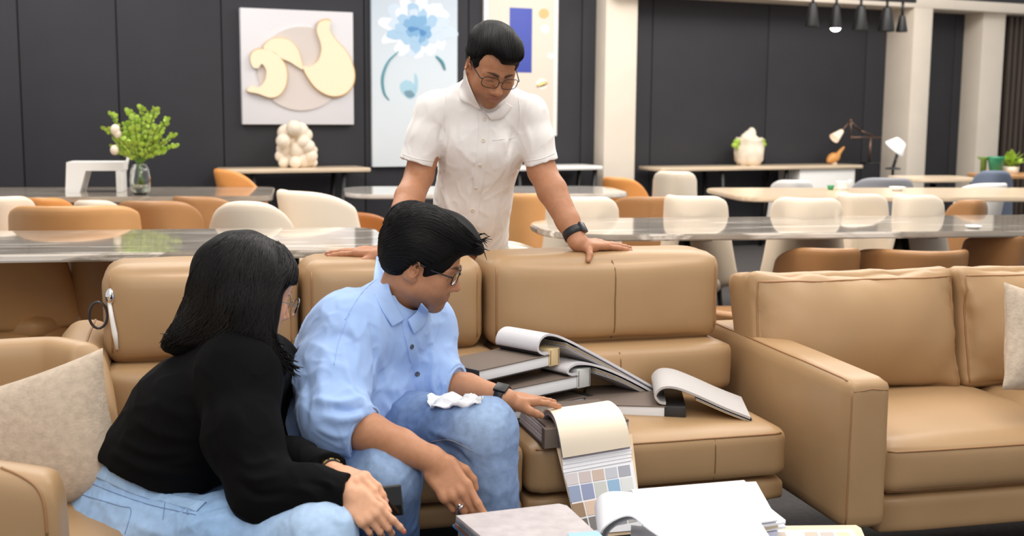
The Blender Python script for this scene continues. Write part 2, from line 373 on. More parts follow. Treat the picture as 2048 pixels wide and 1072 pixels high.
for ring, (L, n, wd, ms) in enumerate(((70, 13, 21, (0, 0, 1)), (57, 12, 18, (0, 1, 2)), (44, 10, 16, (1, 2, 2)), (31, 8, 13, (2, 3, 3)), (20, 6, 9, (3, 4)))):
    for k in range(n):
        an = 2 * PI * (k + .5 * ring) / n + rr.uniform(-.12, .12); cx, cy = 836, 62 + ring * -1
        petal(cx + 3 * ring * .3, cy, an, L * (1 + .12 * (math.cos(an) ** 2)) * (1 if math.sin(an) < .3 else .84) * rr.uniform(.92, 1.05), wd * rr.uniform(.9, 1.1), .0606 + ring * .0016 + k * .00009, pm[rr.choice(ms)])
M_teal = canvas('teal_ink', rgb(92, 154, 168)); M_pale = canvas('pale_blue_ink', rgb(168, 206, 224))
def wstroke(pts, r, name, m, par, d=.062, n=6):
    q = spline(pts, n, False); return MB().tube([wl(x, y, d) for x, y in q], [r * (.35 + .65 * math.sin(PI * min(.97, max(.03, (i + 1) / (len(q) + 1))))) for i in range(len(q))], 6).build(name, m, par)
wstroke([(797, 103), (776, 124), (765, 155), (768, 185), (778, 200)], .012, 'stalk', M_teal, fl); wstroke([(872, 112), (884, 124), (890, 140)], .014, 'stalk', M_teal, fl)
for p in ([(800, 170), (812, 160), (828, 168), (832, 190), (818, 196), (804, 186)], [(830, 146), (836, 160), (834, 185), (829, 170)], [(808, 184), (822, 180), (830, 192), (818, 198)]): wall_shape(p, .06, .0615, 'leaf_print', M_pale, fl, 4)
gp = wall_thing('abstract_print', 'white-framed cream print with a blue bar behind the head of the standing man', 'print')
wbox_px(968, 1116, -70, 272, .02, .055).build('frame', M_white, gp, auto=30)
wbox_px(977, 1108, -60, 262, .03, .059, .001).build('sheet', canvas('cream_sheet', rgb(226, 216, 202)), gp, auto=30)
wbox_px(1019, 1064, 16, 145, .05, .0605, .0003).build('blue_bar', canvas('ultramarine_print', rgb(74, 88, 178)), gp, auto=30)
def disc_px(cx, cy, r, m, nm): wall_shape([(cx + r * math.cos(t), cy + r * math.sin(t)) for t in th_[::2]], .05, .0612, nm, m, gp, 2)
disc_px(1088, 27, 10, canvas('ochre_print', rgb(222, 190, 132)), 'dot'); disc_px(1090, 58, 9, M_white, 'dot'); disc_px(1101, 112, 6, M_white, 'dot'); disc_px(1084, 168, 11, M_white, 'dot')
wstroke([(1074, 172), (1086, 168), (1094, 166)], .018, 'gold_stroke', M_gold, gp)
# ------------------------------------------------------------------ console tables along the wall
def console(px0, px1, pyt, pyb, label, mt, legs, dep=.38, base=None):
    o = wall_thing('console_table', label, 'table')
    a, b = wl(px0, pyb, .45)[0], wl(px1, pyb, .45)[0]; z0 = wl((px0 + px1) / 2, pyb, .45)[2]; th = .032
    MB().box((a, -.45, z0), (b, -.45 + dep, z0 + th), .008).build('table_top', mt, o, auto=30)
    for x in legs:
        for y in (-.4, -.12):
            MB().tube([(a + (b - a) * x, y, z0), (a + (b - a) * x + (.06 if x < .5 else -.06), y, 0)], .02).build('leg', M_black, o)
    if base: MB().box((a + (b - a) * base[0], -.42, 0), (a + (b - a) * base[1], -.1, z0), .006).build('side_panel', M_white, o, auto=30)
    return o, z0 + th
c1, zc1 = console(455, 742, 333, 346, 'slim stone-topped console under the square relief artwork', M_wood, (.18, .82))
c2, zc2 = console(1000, 1206, 330, 341, 'slim white console ending at the first beige column', M_white, (.2, .95))
c3, zc3 = console(1322, 1726, 327, 340, 'long white console on the right dark wall holding the plant pot', M_wood, (.3, .62), base=(.68, .97))
# ------------------------------------------------------------------ sculpture of stacked globes
sc = thing('globe_sculpture', 'cream sculpture of stacked rounded globes on the left console', 'sculpture', (q0[0], q0[1], 0), WA)
rr = random.Random(3)
ball_px = [(572, 266, 17), (600, 262, 17), (588, 256, 15), (588, 280, 16), (612, 270, 13), (566, 282, 14), (570, 298, 17), (596, 300, 19), (616, 293, 14), (580, 318, 17), (604, 318, 18), (622, 312, 13), (562, 312, 12), (568, 327, 11), (590, 329, 12), (614, 328, 12), (627, 300, 8), (607, 284, 14), (626, 325, 9)]
for i, (x, y, r) in enumerate(ball_px):
    d = .26 + .05 * (i % 3 - 1); p = wl(x, y, d); R_ = r / FPX * np.linalg.norm(W(x, y, d) - EYE)
    p[2] = max(p[2], zc1 + R_ * .9); MB().ball(p, R_, 14).build('globe', M_plaster, sc)
# ------------------------------------------------------------------ pot with leaves on the right console
pv = thing('plaster_pot', 'white carved pot with a pointed top and small green leaves on the right console', 'pot', (q0[0], q0[1], 0), WA)
p = wl(1497, 330, .25); k = np.linalg.norm(W(1497, 300, .25) - EYE) / FPX; pc = (p[0], p[1], zc3)
pr_ = [(.0, 0), (20 * k, .002), (26 * k, 10 * k), (29 * k, 24 * k), (28 * k, 36 * k), (24 * k, 46 * k), (27 * k, 52 * k), (24 * k, 54 * k), (20 * k, 50 * k), (0, 48 * k)]
o = MB().lathe(pr_, 24, pc).build('vessel', M_plaster, pv)
for i, v in enumerate(o.data.vertices):
    a = math.atan2(v.co.y - pc[1], v.co.x - pc[0]); v.co.x += .012 * math.sin(a * 7 + v.co.z * 40); v.co.z += .006 * math.sin(a * 5)
for i, (x, y, r) in enumerate(((1497, 279, 14), (1503, 268, 10), (1490, 282, 12), (1508, 284, 11))):
    q = wl(x, y, .25); MB().ball(q, r * k, 12, (.9, .9, 1.3)).build('bud', M_plaster, pv)
for x, y, a in ((1474, 283, .6), (1470, 290, .2), (1524, 282, -.5), (1526, 289, -.2), (1480, 296, .9), (1520, 294, -.9)):
    q = wl(x, y, .27); MB().ball(q, 7 * k, 10, (1.2, .5, .8)).build('leaf', M_leaf, pv)
# wooden bird shape
bd = thing('wooden_bird', 'small golden wood bird figure on the right console under the lamp', 'figurine', (q0[0], q0[1], 0), WA)
ks = np.linalg.norm(W(1672, 320, .25) - EYE) / FPX; q = spline([(1655, 329), (1663, 322), (1672, 318), (1680, 308), (1688, 299)], 5, False)
m = MB(); pts = [wl(x, y, .25) for x, y in q]; n = len(pts); pts = [(p[0], p[1], p[2] - pts[0][2] + zc3 + .022) for p in pts]
m.tube(pts, [ks * (3 + 7 * math.sin(PI * min(1, (i / n) * 1.5)) if i / n < .66 else 4.2 - 2.6 * (i / n - .66) * 3) for i in range(n)], 10); m.build('body', mat('golden_wood', rgb(214, 152, 84), .35), bd)
b_ = wl(1668, 328, .25); MB().lathe([(0, 0), (7 * ks, 0), (6 * ks, .01), (3 * ks, .03), (0, .034)], 14, (b_[0], b_[1], zc3)).build('base', M_wood, bd)
# ================================================================== DISPLAY LAMPS
def lampd(px, py, off=.28): return wl(px, py, off)
lp = thing('desk_lamp', 'jointed bronze arm lamp with a small bright shade on the right console', 'lamp', (q0[0], q0[1], 0), WA)
M_bronze = mat('bronze', rgb(120, 96, 84), .35, .8)
MB().lathe([(0, 0), (.09, 0), (.09, .012), (.02, .02), (0, .022)], 20, (lampd(1741, 330)[0], -.28, zc3)).build('base', M_black, lp)
pole = lampd(1741, 275); MB().tube([(pole[0], pole[1], zc3 + .015), pole], .012).build('pole', M_bronze, lp)
for a, b in (((1703, 275), (1763, 275)), ((1703, 275), (1701, 241)), ((1701, 241), (1682, 264)), ((1701, 243), (1722, 262)), ((1722, 262), (1745, 271))): MB().tube([lampd(*a), lampd(*b)], .009).build('arm', M_bronze, lp)
for a in ((1703, 275), (1701, 241)): MB().ball(lampd(*a), .018, 10).build('joint', M_bronze, lp)
a, b = Vector(lampd(1685, 261)), Vector(lampd(1668, 277)); d = (b - a).normalized(); Mx = Matrix.Translation(a) @ d.to_track_quat('Z', 'Y').to_matrix().to_4x4()
bm = bmesh.new(); L = (b - a).length
m = MB().lathe([(.014, 0), (.022, L * .1), (.05, L * .95), (.052, L), (.046, L * .96), (.018, L * .15), (0, L * .14)], 18); m.v = [tuple(Mx @ Vector(v)) for v in m.v]
m.build('lamp_shade', mat('copper_lit_shade', rgb(244, 214, 190), .4, emit=((1, .8, .62), .5)), lp)
l2 = thing('table_lamp', 'white tilted shade lamp in front of the second beige column', 'lamp', (q0[0], q0[1], 0), WA)
of = .75; a, b = Vector(wl(1800, 280, of)), Vector(wl(1786, 336, of)); MB().tube([wl(1797, 300, of), b], .014).build('stem', M_dmetal, l2)
k = np.linalg.norm(W(1795, 290, of) - EYE) / FPX
m = MB().lathe([(8 * k, 9 * k), (11 * k, 8 * k), (21 * k, -7 * k), (20 * k, -9 * k), (9 * k, 6 * k), (0, 6 * k)], 20); Mx = Matrix.Translation(Vector(wl(1795, 290, of))) @ Matrix.Rotation(.5, 4, 'Y') @ Matrix.Rotation(.5, 4, 'X') @ Matrix.Scale(1.25, 4, (0, 0, 1)); m.v = [tuple(Mx @ Vector(v)) for v in m.v]
m.build('lamp_shade', mat('white_lit_shade', rgb(250, 248, 244), .5, emit=((1, .97, .92), .55)), l2)
MB().lathe([(0, 0), (.07, 0), (.07, .01), (.02, .02)], 18, (b[0], b[1], b[2] - .012)).build('base', M_dmetal, l2)
MB().tube([b, (b[0], b[1], .02)], .012).build('pole', M_dmetal, l2); MB().lathe([(0, 0), (.13, 0), (.13, .015), (0, .02)], 18, (b[0], b[1], 0)).build('foot', M_dmetal, l2)
# ================================================================== DINING TABLES
def slab(outline, z, th, name, m, par, bev=.006):
    bm = bmesh.new(); f = bm.faces.new([bm.verts.new((x, y, z - th)) for x, y in outline])
    r = bmesh.ops.extrude_face_region(bm, geom=[f])
    for g in r['geom']:
        if isinstance(g, bmesh.types.BMVert): g.co.z = z
    bmesh.ops.recalc_face_normals(bm, faces=bm.faces[:])
    es = [e for e in bm.edges if len(e.link_faces) == 2 and abs(e.link_faces[0].normal.z - e.link_faces[1].normal.z) > .5]
    bmesh.ops.bevel(bm, geom=es, offset=bev, segments=2, affect='EDGES')
    return MB().bm(bm).build(name, m, par, auto=30)
def rounded(x0, x1, y0, y1, r, n=6):
    out = []
    for cx, cy, a0 in ((x1 - r, y1 - r, 0), (x0 + r, y1 - r, 90), (x0 + r, y0 + r, 180), (x1 - r, y0 + r, 270)):
        for k in range(n + 1):
            a = math.radians(a0 + 90 * k / n); out.append((cx + r * math.cos(a), cy + r * math.sin(a)))
    return out
def dining(label, corner, yaw, L, Wd, z, mt, legs, th=.028, r=.12, leg='a', side=1, anchor='left'):
    """corner = near corner on the floor plan; L to the right (+x local), Wd to the back"""
    o = thing('dining_table', label, 'table', (corner[0], corner[1], 0), yaw, None)
    x0, x1 = (0, L) if anchor == 'left' else (-L, 0)
    slab(rounded(x0, x1, 0, Wd, r), z, th, 'table_top', mt, o)
    for x in legs:
        for y0, y1 in ((Wd * .5, Wd * .12), (Wd * .5, Wd * .88)):
            MB().tube([(x, y0, z - th), (x, (y0 + y1) / 2, z * .5), (x + .04, y1, .012)], .02).build('leg', M_dmetal, o)
        MB().box((x - .05, Wd * .2, z - th - .02), (x + .05, Wd * .8, z - th), .003).build('bracket', M_dmetal, o, auto=30)
    return o
tl = Z(790, 498, .75); T_left = dining('long grey marble dining table behind the sofa on the left', tl, math.radians(11.5), 2.7, .84, .75, M_marble, (-.35, -2.15), anchor='right', r=.16)
trt = Z(1105, 471, .75); T_right = dining('long grey marble dining table behind the sofa on the right', trt, math.radians(10), 3.3, .76, .75, M_marble, (.68, 1.72), r=.3)
t3 = Z(545, 392, .75); T_back = dining('stone dining table at the back left carrying the glass vase', t3, math.radians(10), 3.2, .85, .75, M_marblet, (-.5, -2.4), anchor='right', r=.12, th=.035)
t4 = Z(690, 389, .75); T_mid = dining('white marble dining table behind the standing man', t4, math.radians(9), 1.75, .75, .75, M_marblew, (.4, 1.4), r=.2)
t5 = Z(1487, 395, .75); T_far = dining('pale wood dining table behind the cream chairs at right', t5, math.radians(7), 2.9, .9, .75, M_wood, (.5, 2.2), r=.15)
t6 = Z(1828, 358, .75); T_sm = dining('short pale table by the third beige column', t6, math.radians(10), .62, .5, .75, M_wood, (.3,), r=.1)
# ================================================================== CHAIRS
def shell_grid(w, h, wrap, dep, rnd, rec, z0, nu=21, nv=11, taper=.12, pw=5):
    V = []; Fc = []
    for j in range(nv):
        v = j / (nv - 1)
        for i in range(nu):
            a = 2 * i / (nu - 1) - 1; s = abs(a)
            x = w / 2 * math.copysign(math.sin(s * wrap) / math.sin(wrap), a) * (1 - taper * (1 - v) ** 1.5)
            y = dep * (1 - (1 - math.cos(s * wrap)) / max(1e-6, 1 - math.cos(wrap)) * 1.0) + rec * v
            z = z0 + h * v * (1 - rnd * s ** pw)
            V.append((x, y, z))
    for j in range(nv - 1):
        for i in range(nu - 1): a = j * nu + i; Fc.append((a, a + 1, a + nu + 1, a + nu))
    return V, Fc
def chair(name, label, px, Y, ztop, w, yaw, m, kind='shell', group=None, leg_m=None, h=None, rnd=.25, wrap=1.0, dep=.3, rec=.09, cat='chair', seatw=.9, taper=-.16, pw=5):
    p = P(px, 400, Y); o = thing(name, label, cat, (p[0], p[1], 0), math.radians(yaw), group)
    zs = .45; h = h or ztop - zs + .06; z0 = ztop - h
    V, Fc = shell_grid(w, h, wrap, dep, rnd, rec, z0, taper=taper, pw=pw); V, Fc = solid(V, Fc, .035)
    b = mesh_obj('backrest', V, Fc, m, o); fixn(b)
    md = b.modifiers.new('soft', 'SUBSURF'); md.levels = 1; md.render_levels = 1
    q, f = rbox(w * seatw, .46, .09, .04, 6, (0, 0, .015)); q[:, 1] += dep - .26; q[:, 2] += zs - .045
    mesh_obj('seat', q, f, m, o)
    if kind == 'bucket':
        q, f = rbox(w * .86, .44, .13, .05, 6, (.02, .02, 0)); q[:, 1] += dep - .26; q[:, 2] += zs - .10; mesh_obj('seat_base', q, f, m, o)
    for sx in (-1, 1):
        for sy in (-1, 1):
            MB().tube([(sx * w * .3, dep - .2 + sy * .15, zs - .08), (sx * w * .4, dep - .2 + sy * .2, 0)], [.014, .009]).build('leg', leg_m or M_black, o)
    return o
g_cream = 'cream dining chairs around the tables'; g_tan = 'tan leather tub chairs around the tables'
# (yaw 180 = back of the chair towards the camera)
chair('tub_chair', 'wide caramel leather tub chair left behind the long marble table', 155, 5.5, .825, .58, 192, M_caramel, 'bucket', g_tan, rnd=.12, wrap=1.15, dep=.32)
chair('tub_chair', 'brown leather tub chair next to the wide caramel tub chair', 326, 6.0, .81, .44, 185, M_tanch, 'bucket', g_tan, rnd=.25, wrap=1.1)
chair('tub_chair', 'brown leather tub chair half hidden by the round-backed cream chair', 440, 6.45, .80, .36, 165, M_tanch, 'bucket', g_tan, rnd=.2, wrap=1.1)
chair('shell_chair', 'round-backed cream chair behind the left marble table above the black hair', 508, 5.6, .845, .40, 186, M_cream, 'shell', g_cream, rnd=.32, pw=3)
chair('shell_chair', 'cream chair cut by the left edge of the photo', -30, 5.75, .84, .46, 212, M_cream, 'shell', g_cream, rnd=.3)
chair('shell_chair', 'cream chair seen from the side left of the seated man', 690, 6.0, .86, .44, 135, M_cream, 'shell', g_cream, rnd=.18, wrap=.9)
chair('bentwood_chair', 'brown bentwood chair behind the cream chair left of the seated man', 770, 6.5, .72, .42, 150, mat('bentwood', rgb(164, 100, 48), .4), 'shell', None, rnd=.5)
chair('low_chair', 'orange leather chair with a low back at the back left table', 108, 6.6, .775, .32, 190, M_orange, 'bucket', rnd=.35)
chair('low_chair', 'cream chair with a low back under the glass vase', 212, 6.6, .765, .30, 185, M_cream, 'bucket', rnd=.35)
chair('wing_chair', 'caramel chair with a pointed wing at the end of the back left table', 545, 7.9, .86, .42, 120, M_orange, 'bucket', rnd=.5, wrap=1.2)
chair('tub_chair', 'caramel leather chair right behind the standing man', 1050, 6.45, .83, .42, 176, M_caramel, 'bucket', g_tan, rnd=.12, wrap=1.1)
chair('shell_chair', 'cream chair partly hidden by the white shirt at his waist', 1020, 4.95, .775, .3, 120, M_cream, 'shell', g_cream, rnd=.35)
chair('shell_chair', 'cream chair behind the watch arm of the standing man', 1168, 5.95, .85, .37, 172, M_cream, 'shell', g_cream, rnd=.16, pw=7, taper=-.3)
chair('shell_chair', 'cream chair at the rounded left end of the right marble table', 1150, 5.25, .68, .30, 100, M_cream, 'shell', g_cream, rnd=.3)
chair('tub_chair', 'brown leather tub chair between the two upright cream chairs', 1282, 6.7, .80, .42, 184, M_tanch, 'bucket', g_tan, rnd=.2)
chair('shell_chair', 'cream chair with a square back right of the brown tub chair', 1400, 6.05, .85, .33, 160, M_cream, 'shell', g_cream, rnd=.10, pw=8, taper=-.35)
chair('tub_chair', 'orange leather round chair by the foot of the first column', 1266, 8.7, .79, .36, 150, M_orange, 'bucket', g_tan, rnd=.4)
chair('shell_chair', 'tall cream chair standing under the right dark wall', 1350, 8.3, .855, .31, 170, M_cream, 'shell', g_cream, rnd=.15, pw=7)
chair('shell_chair', 'widest cream chair of the row behind the right marble table', 1612, 6.05, .845, .36, 168, M_cream, 'shell', g_cream, rnd=.14, pw=7, taper=-.3)
chair('shell_chair', 'cream chair in the middle of the row behind the right marble table', 1736, 6.5, .835, .27, 150, M_cream, 'shell', g_cream, rnd=.10, pw=8, taper=-.45)
chair('shell_chair', 'cream chair at the right end of the row behind the right marble table', 1846, 6.15, .855, .26, 150, M_cream, 'shell', g_cream, rnd=.10, pw=8, taper=-.45)
chair('shell_chair', 'brown leather chair right of the row of cream chairs', 1918, 6.6, .805, .26, 172, M_tanch, 'shell', rnd=.5)
chair('lounge_chair', 'grey fabric lounge chair under the jointed arm lamp', 1752, 9.3, .77, .52, 178, M_greyfab, 'bucket', rnd=.45, wrap=1.2)
chair('shell_chair', 'white chair with a grey cushion at the pale wood table', 1580, 8.9, .77, .32, 172, M_white, 'shell', rnd=.15)
chair('shell_chair', 'white chair beside the blue fabric chair at far right', 1930, 8.8, .765, .33, 200, M_white, 'shell', rnd=.15)
chair('lounge_chair', 'slate blue fabric chair behind the white chair at far right', 1976, 9.3, .83, .34, 165, M_bluefab, 'bucket', rnd=.5, wrap=1.1)
# chairs seen below the table tops
chair('tub_chair', 'brown leather chair seen under the right marble table, leftmost', 1627, 5.25, .695, .38, 181, M_tanch, 'bucket', g_tan, rnd=.25)
st = chair('tub_chair', 'brown leather double seat under the middle of the right marble table', 1816, 5.3, .68, .5, 181, M_tanch, 'bucket', g_tan, rnd=.08, wrap=.8)
MB().tube([(.0, .305, .38), (.0, .33, .5), (.0, .375, .66)], .004, 6).build('seam', M_seam, st)
chair('tub_chair', 'brown leather chair under the right end of the right marble table', 1966, 5.55, .73, .26, 183, M_tanch, 'bucket', g_tan, rnd=.15)
cl_ = chair('tub_chair', 'brown leather tub chair under the left marble table beside the steel leg', 66, 4.8, .70, .44, 165, M_caramel, 'bucket', g_tan, rnd=.12, wrap=1.2)
MB().tube([(.2, .26, .3), (.2, .3, .5), (.2, .33, .69)], .004, 6).build('seam', M_seam, cl_)
chair('tub_chair', 'brown leather tub chair between table leg and sofa arm under the left table', 214, 4.95, .69, .32, 190, M_tanch, 'bucket', g_tan, rnd=.12)
chair('low_chair', 'low tan leather stool between the two sofas', 1466, 4.75, .5, .36, 184, M_tanch, 'bucket', rnd=.1, h=.14)
# ================================================================== THINGS ON THE TABLES
def on_top(px, py, z=.75): return Z(px, py, z)
p = on_top(275, 391); k = np.linalg.norm(p - EYE) / FPX
vs = thing('glass_vase', 'clear glass vase holding bright green sprigs on the back left table', 'vase', (p[0], p[1] + .06, .75))
H = 61 * k; o = MB().lathe([(0, .002), (15 * k, .002), (18 * k, H * .15), (20 * k, H * .45), (17 * k, H * .8), (12 * k, H * .95), (13 * k, H), (11.5 * k, H), (10.5 * k, H * .94), (15 * k, H * .8), (18 * k, H * .45), (16 * k, H * .15), (13.5 * k, .012), (0, .012)], 28).build('vessel', M_glass, vs)
MB().lathe([(0, .013), (13.4 * k, .013), (15.8 * k, H * .15), (17 * k, H * .33), (0, H * .33)], 24).build('water', mat('vase_water', (.8, .84, .72), .02, trans=1), vs)
pl = thing('green_sprigs', 'bunch of bright green leafy sprigs with a white flower in the vase', 'plant', (p[0], p[1] + .06, .75))
rr = random.Random(11)
tips = [(214, 268), (228, 240), (238, 258), (252, 236), (268, 244), (285, 226), (300, 238), (316, 232), (332, 248), (342, 278), (334, 300), (322, 262), (296, 262), (276, 262), (258, 270), (244, 284), (310, 285), (286, 290), (265, 292), (222, 302), (236, 312), (318, 312), (300, 300)]
for i, (x, y) in enumerate(tips):
    tip = np.array(((x - 275) * k, rr.uniform(-.11, .11), H + (331 - y) * k)); b = np.array((rr.uniform(-8, 8) * k, rr.uniform(-.02, .02), H * .3)); nk = np.array(((x - 275) * .08 * k, 0, H * .98))
    c = spline([b, nk, nk * .45 + tip * .55 + np.array((0, 0, .012)), tip], 5, False); m = MB(); m.tube(c, .0035, 5)
    sg = m.build('sprig', M_stem, pl); m = MB()
    for t in range(7, len(c)):
        for sgn in (-1, 1):
            a = Vector(c[t]); d = Vector((sgn * .8 + rr.uniform(-.4, .4), rr.uniform(-.8, .8), rr.uniform(.1, .9))).normalized(); L = rr.uniform(8, 13) * k; wv = d.cross(Vector((rr.uniform(-1, 1), 1, .2))).normalized() * L * .42; up = d.cross(wv).normalized() * L * .12
            m.raw([a, a + d * L * .35 + wv, a + d * L * .8 + wv * .7, a + d * L, a + d * L * .8 - wv * .7, a + d * L * .35 - wv, a + d * L * .5 + up], [(0, 1, 6), (1, 2, 6), (2, 3, 6), (3, 4, 6), (4, 5, 6), (5, 0, 6)])
    m.build('leaves', M_leaf, sg)
fw_ = MB()
for x, y, r in ((236, 268, 9), (240, 276, 7), (233, 306, 8)): fw_.ball(((x - 275) * k, -.05, H + (331 - y) * k), r * k, 10, (1, 1, 1.2))
fw_.build('white_flower', M_plaster, pl)
# white bridge-shaped stand and leaning board
p = on_top(128, 386); k = np.linalg.norm(p - EYE) / FPX
bs = thing('display_stand', 'white bridge-shaped display stand on the back left table', 'stand', (p[0], p[1] + .02, .75), math.radians(10))
hh = 57 * k; m = MB(); m.prism([(0, 0, 0), (26 * k, 0, 0), (38 * k, 0, hh * .72), (105 * k, 0, hh * .72), (105 * k, 0, hh), (4 * k, 0, hh)], (0, .22, 0)); m.build('stand_body', M_white, bs, auto=30)
m = MB(); m.box((92 * k, .0, 0), (102 * k, .22, hh * .72), .003); m.build('foot', M_white, bs, auto=30)
p = on_top(236, 374); k = np.linalg.norm(p - EYE) / FPX
lb = thing('leaning_panel', 'black and white panel leaning beside the glass vase', 'panel', (p[0], p[1], .75), math.radians(10))
m = MB(); m.prism([(-6 * k, 0, 0), (3 * k, 0, 0), (18 * k, 0, 62 * k), (8 * k, 0, 62 * k)], (0, .03, 0)); m.build('black_board', M_black, lb, auto=30)
m = MB(); m.prism([(3 * k, .0, 0), (8 * k, .0, 0), (23 * k, .0, 58 * k), (18 * k, 0, 58 * k)], (0, .03, 0)); m.build('white_edge', M_white, lb, auto=30)
# small things on the tables to the right
p = on_top(1690, 382); k = np.linalg.norm(p - EYE) / FPX
cp = thing('white_jug', 'white jug with a spout on the pale wood table', 'jug', (p[0], p[1] + .08, .75)); MB().lathe([(0, 0), (9 * k, 0), (11 * k, 6 * k), (10 * k, 14 * k), (12 * k, 17 * k), (10 * k, 16 * k), (8 * k, 5 * k), (0, 4 * k)], 18).build('vessel', M_white, cp); MB().tube([(9 * k, 0, 11 * k), (15 * k, 0, 17 * k), (18 * k, 0, 19 * k)], [4 * k, 3 * k, 2.2 * k]).build('spout', M_white, cp)
g_ = thing('green_cup', 'small green cup beside the white jug', 'cup', (p[0] - 20 * k, p[1] + .1, .75)); MB().lathe([(0, 0), (5 * k, 0), (7 * k, 9 * k), (6 * k, 9 * k), (4.5 * k, 1 * k), (0, 1 * k)], 16).build('vessel', mat('green_glaze', rgb(50, 138, 84), .3), g_)
b_ = thing('white_bowl', 'low white bowl on the pale wood table right of the jug', 'bowl', (p[0] + 105 * k, p[1] + .05, .75)); MB().lathe([(0, 0), (8 * k, 0), (16 * k, 8 * k), (15 * k, 8 * k), (7 * k, 1.5 * k), (0, 1.5 * k)], 18).build('vessel', M_white, b_)
pp = on_top(1968, 462); k2 = np.linalg.norm(pp - EYE) / FPX
d_ = thing('small_dish', 'small white dish at the right end of the right marble table', 'dish', (pp[0], pp[1] + .12, .75)); MB().lathe([(0, 0), (9 * k2, 0), (16 * k2, 5 * k2), (15 * k2, 5 * k2), (8 * k2, 1.2 * k2), (0, 1.2 * k2)], 20).build('vessel', M_white, d_)
# wooden shelf with pots at the far right
sp_ = Z(1992, 352, .77); sh = thing('side_table', 'dark-legged wood side table at the right edge holding green pots', 'table', (sp_[0], sp_[1], 0), math.radians(12))
MB().box((0, 0, .745), (.75, .4, .775), .005).build('table_top', mat('brown_wood', rgb(184, 138, 94), .4, noise=(6, .15, 4, (1, 8, 8))), sh, auto=30)
for x in (.04, .7):
    for y in (.04, .36): MB().box((x - .02, y - .02, 0), (x + .02, y + .02, .745), .003).build('leg', M_black, sh, auto=30)
k = np.linalg.norm(sp_ - EYE) / FPX; yw = Matrix.Rotation(math.radians(12), 4, 'Z')
def on_sh(x, y): return Vector((sp_[0], sp_[1], 0)) + yw @ Vector((x, y, .775))
mg = thing('green_planter', 'teal green planter on the wood side table', 'planter', on_sh(22 * k, .15)); MB().lathe([(0, 0), (10 * k, 0), (15 * k, 30 * k), (16 * k, 33 * k), (13.5 * k, 32 * k), (9 * k, 3 * k), (0, 3 * k)], 20).build('vessel', mat('teal_glaze', rgb(52, 140, 102), .35), mg)
ob = thing('olive_dish', 'flat olive dish beside the teal planter', 'dish', on_sh(4 * k, .2)); MB().lathe([(0, 0), (5 * k, 0), (6 * k, 26 * k), (13 * k, 32 * k), (11 * k, 32 * k), (4 * k, 28 * k), (0, 27 * k)], 18).build('vessel', mat('olive_glaze', rgb(110, 138, 60), .4), ob)
pt = thing('potted_plant', 'leafy green plant in a white pot on the wood side table', 'plant', on_sh(58 * k, .18)); MB().lathe([(0, 0), (14 * k, 0), (16 * k, 14 * k), (14 * k, 14 * k), (0, 12 * k)], 18).build('pot', M_plaster, pt)
rr = random.Random(4)
for i in range(26):
    a = rr.uniform(0, 6.28); e = rr.uniform(.3, 1.3); d = Vector((math.cos(a) * math.cos(e), math.sin(a) * math.cos(e), math.sin(e))); L = rr.uniform(20, 40) * k; b0 = Vector((0, 0, 12 * k)); wv = d.cross(Vector((0, 0, 1))).normalized() * L * .22; c = b0 + d * L * .6 + Vector((0, 0, .01))
    MB().raw([b0, c + wv, b0 + d * L, c - wv, b0 + d * L * .55 + Vector((0, 0, .02))], [(0, 1, 4), (1, 2, 4), (2, 3, 4), (3, 0, 4)]).build('leaf', M_leaf, pt)
# ================================================================== SOFAS
M_weave = mat('beige_boucle', rgb(190, 173, 154), .95, noise=(60, .13, 6), bump=(160, .5, 'noise', .0025))
def place_mesh(q, f, off, name, m, par, tilt=0, rz=0):
    q = np.array(q)
    if tilt: c, s = math.cos(tilt), math.sin(tilt); q = np.stack([q[:, 0], q[:, 1] * c - q[:, 2] * s, q[:, 1] * s + q[:, 2] * c], 1)
    if rz: c, s = math.cos(rz), math.sin(rz); q = np.stack([q[:, 0] * c - q[:, 1] * s, q[:, 0] * s + q[:, 1] * c, q[:, 2]], 1)
    return mesh_obj(name, q + np.array(off), f, m, par)
def surf_line(o, par, pts2, axis, side, lift=.0015, step=.02):
    """drop a polyline onto the local surface of mesh o along an axis -> local 3-D points"""
    bvh = BVHTree.FromPolygons([v.co for v in o.data.vertices], [p.vertices for p in o.data.polygons]); out = []
    pts2 = np.array(pts2, float)
    for a, b in zip(pts2, pts2[1:]):
        n = max(2, int(np.linalg.norm(b - a) / step))
        for t in np.arange(n) / n: out.append(a + (b - a) * t)
    out.append(pts2[-1]); res = []
    for p in out:
        c = [0, 0, 0]; oth = [i for i in range(3) if i != axis]; c[oth[0]], c[oth[1]] = p; c[axis] = side * 5
        d = [0, 0, 0]; d[axis] = -side; h = bvh.ray_cast(Vector(c), Vector(d))
        if h[0] is not None: res.append(h[0] + h[1] * lift)
    return res
def seam_on(o, par, pts2, axis, side, r=.0014, m=None, name='seam', lift=.0005):
    p = surf_line(o, par, pts2, axis, side, lift)
    if len(p) > 1: return MB().tube(p, r, 6).build(name, m or M_seam, o if o.parent is par else par)
SO = math.radians(15.5)
sofa = thing('leather_sofa', 'long tan leather sofa with high back cushions and the sample books on its seat', 'sofa', (.703, 2.941, 0), SO)
def block(par, lo, hi, name, m, r=.03, n=10, crown=(0, 0, 0), wr=.0, seed=1, tilt=0, pinch=0):
    lo, hi = np.array(lo), np.array(hi); d = hi - lo; q, f = rbox(*d, r=r, n=n, crown=crown, wr=wr, seed=seed, pinch=pinch)
    return place_mesh(q, f, (lo + hi) / 2, name, m, par, tilt)
xs = [(-.685, .0), (-1.33, -.69), (-1.63, -1.335)]
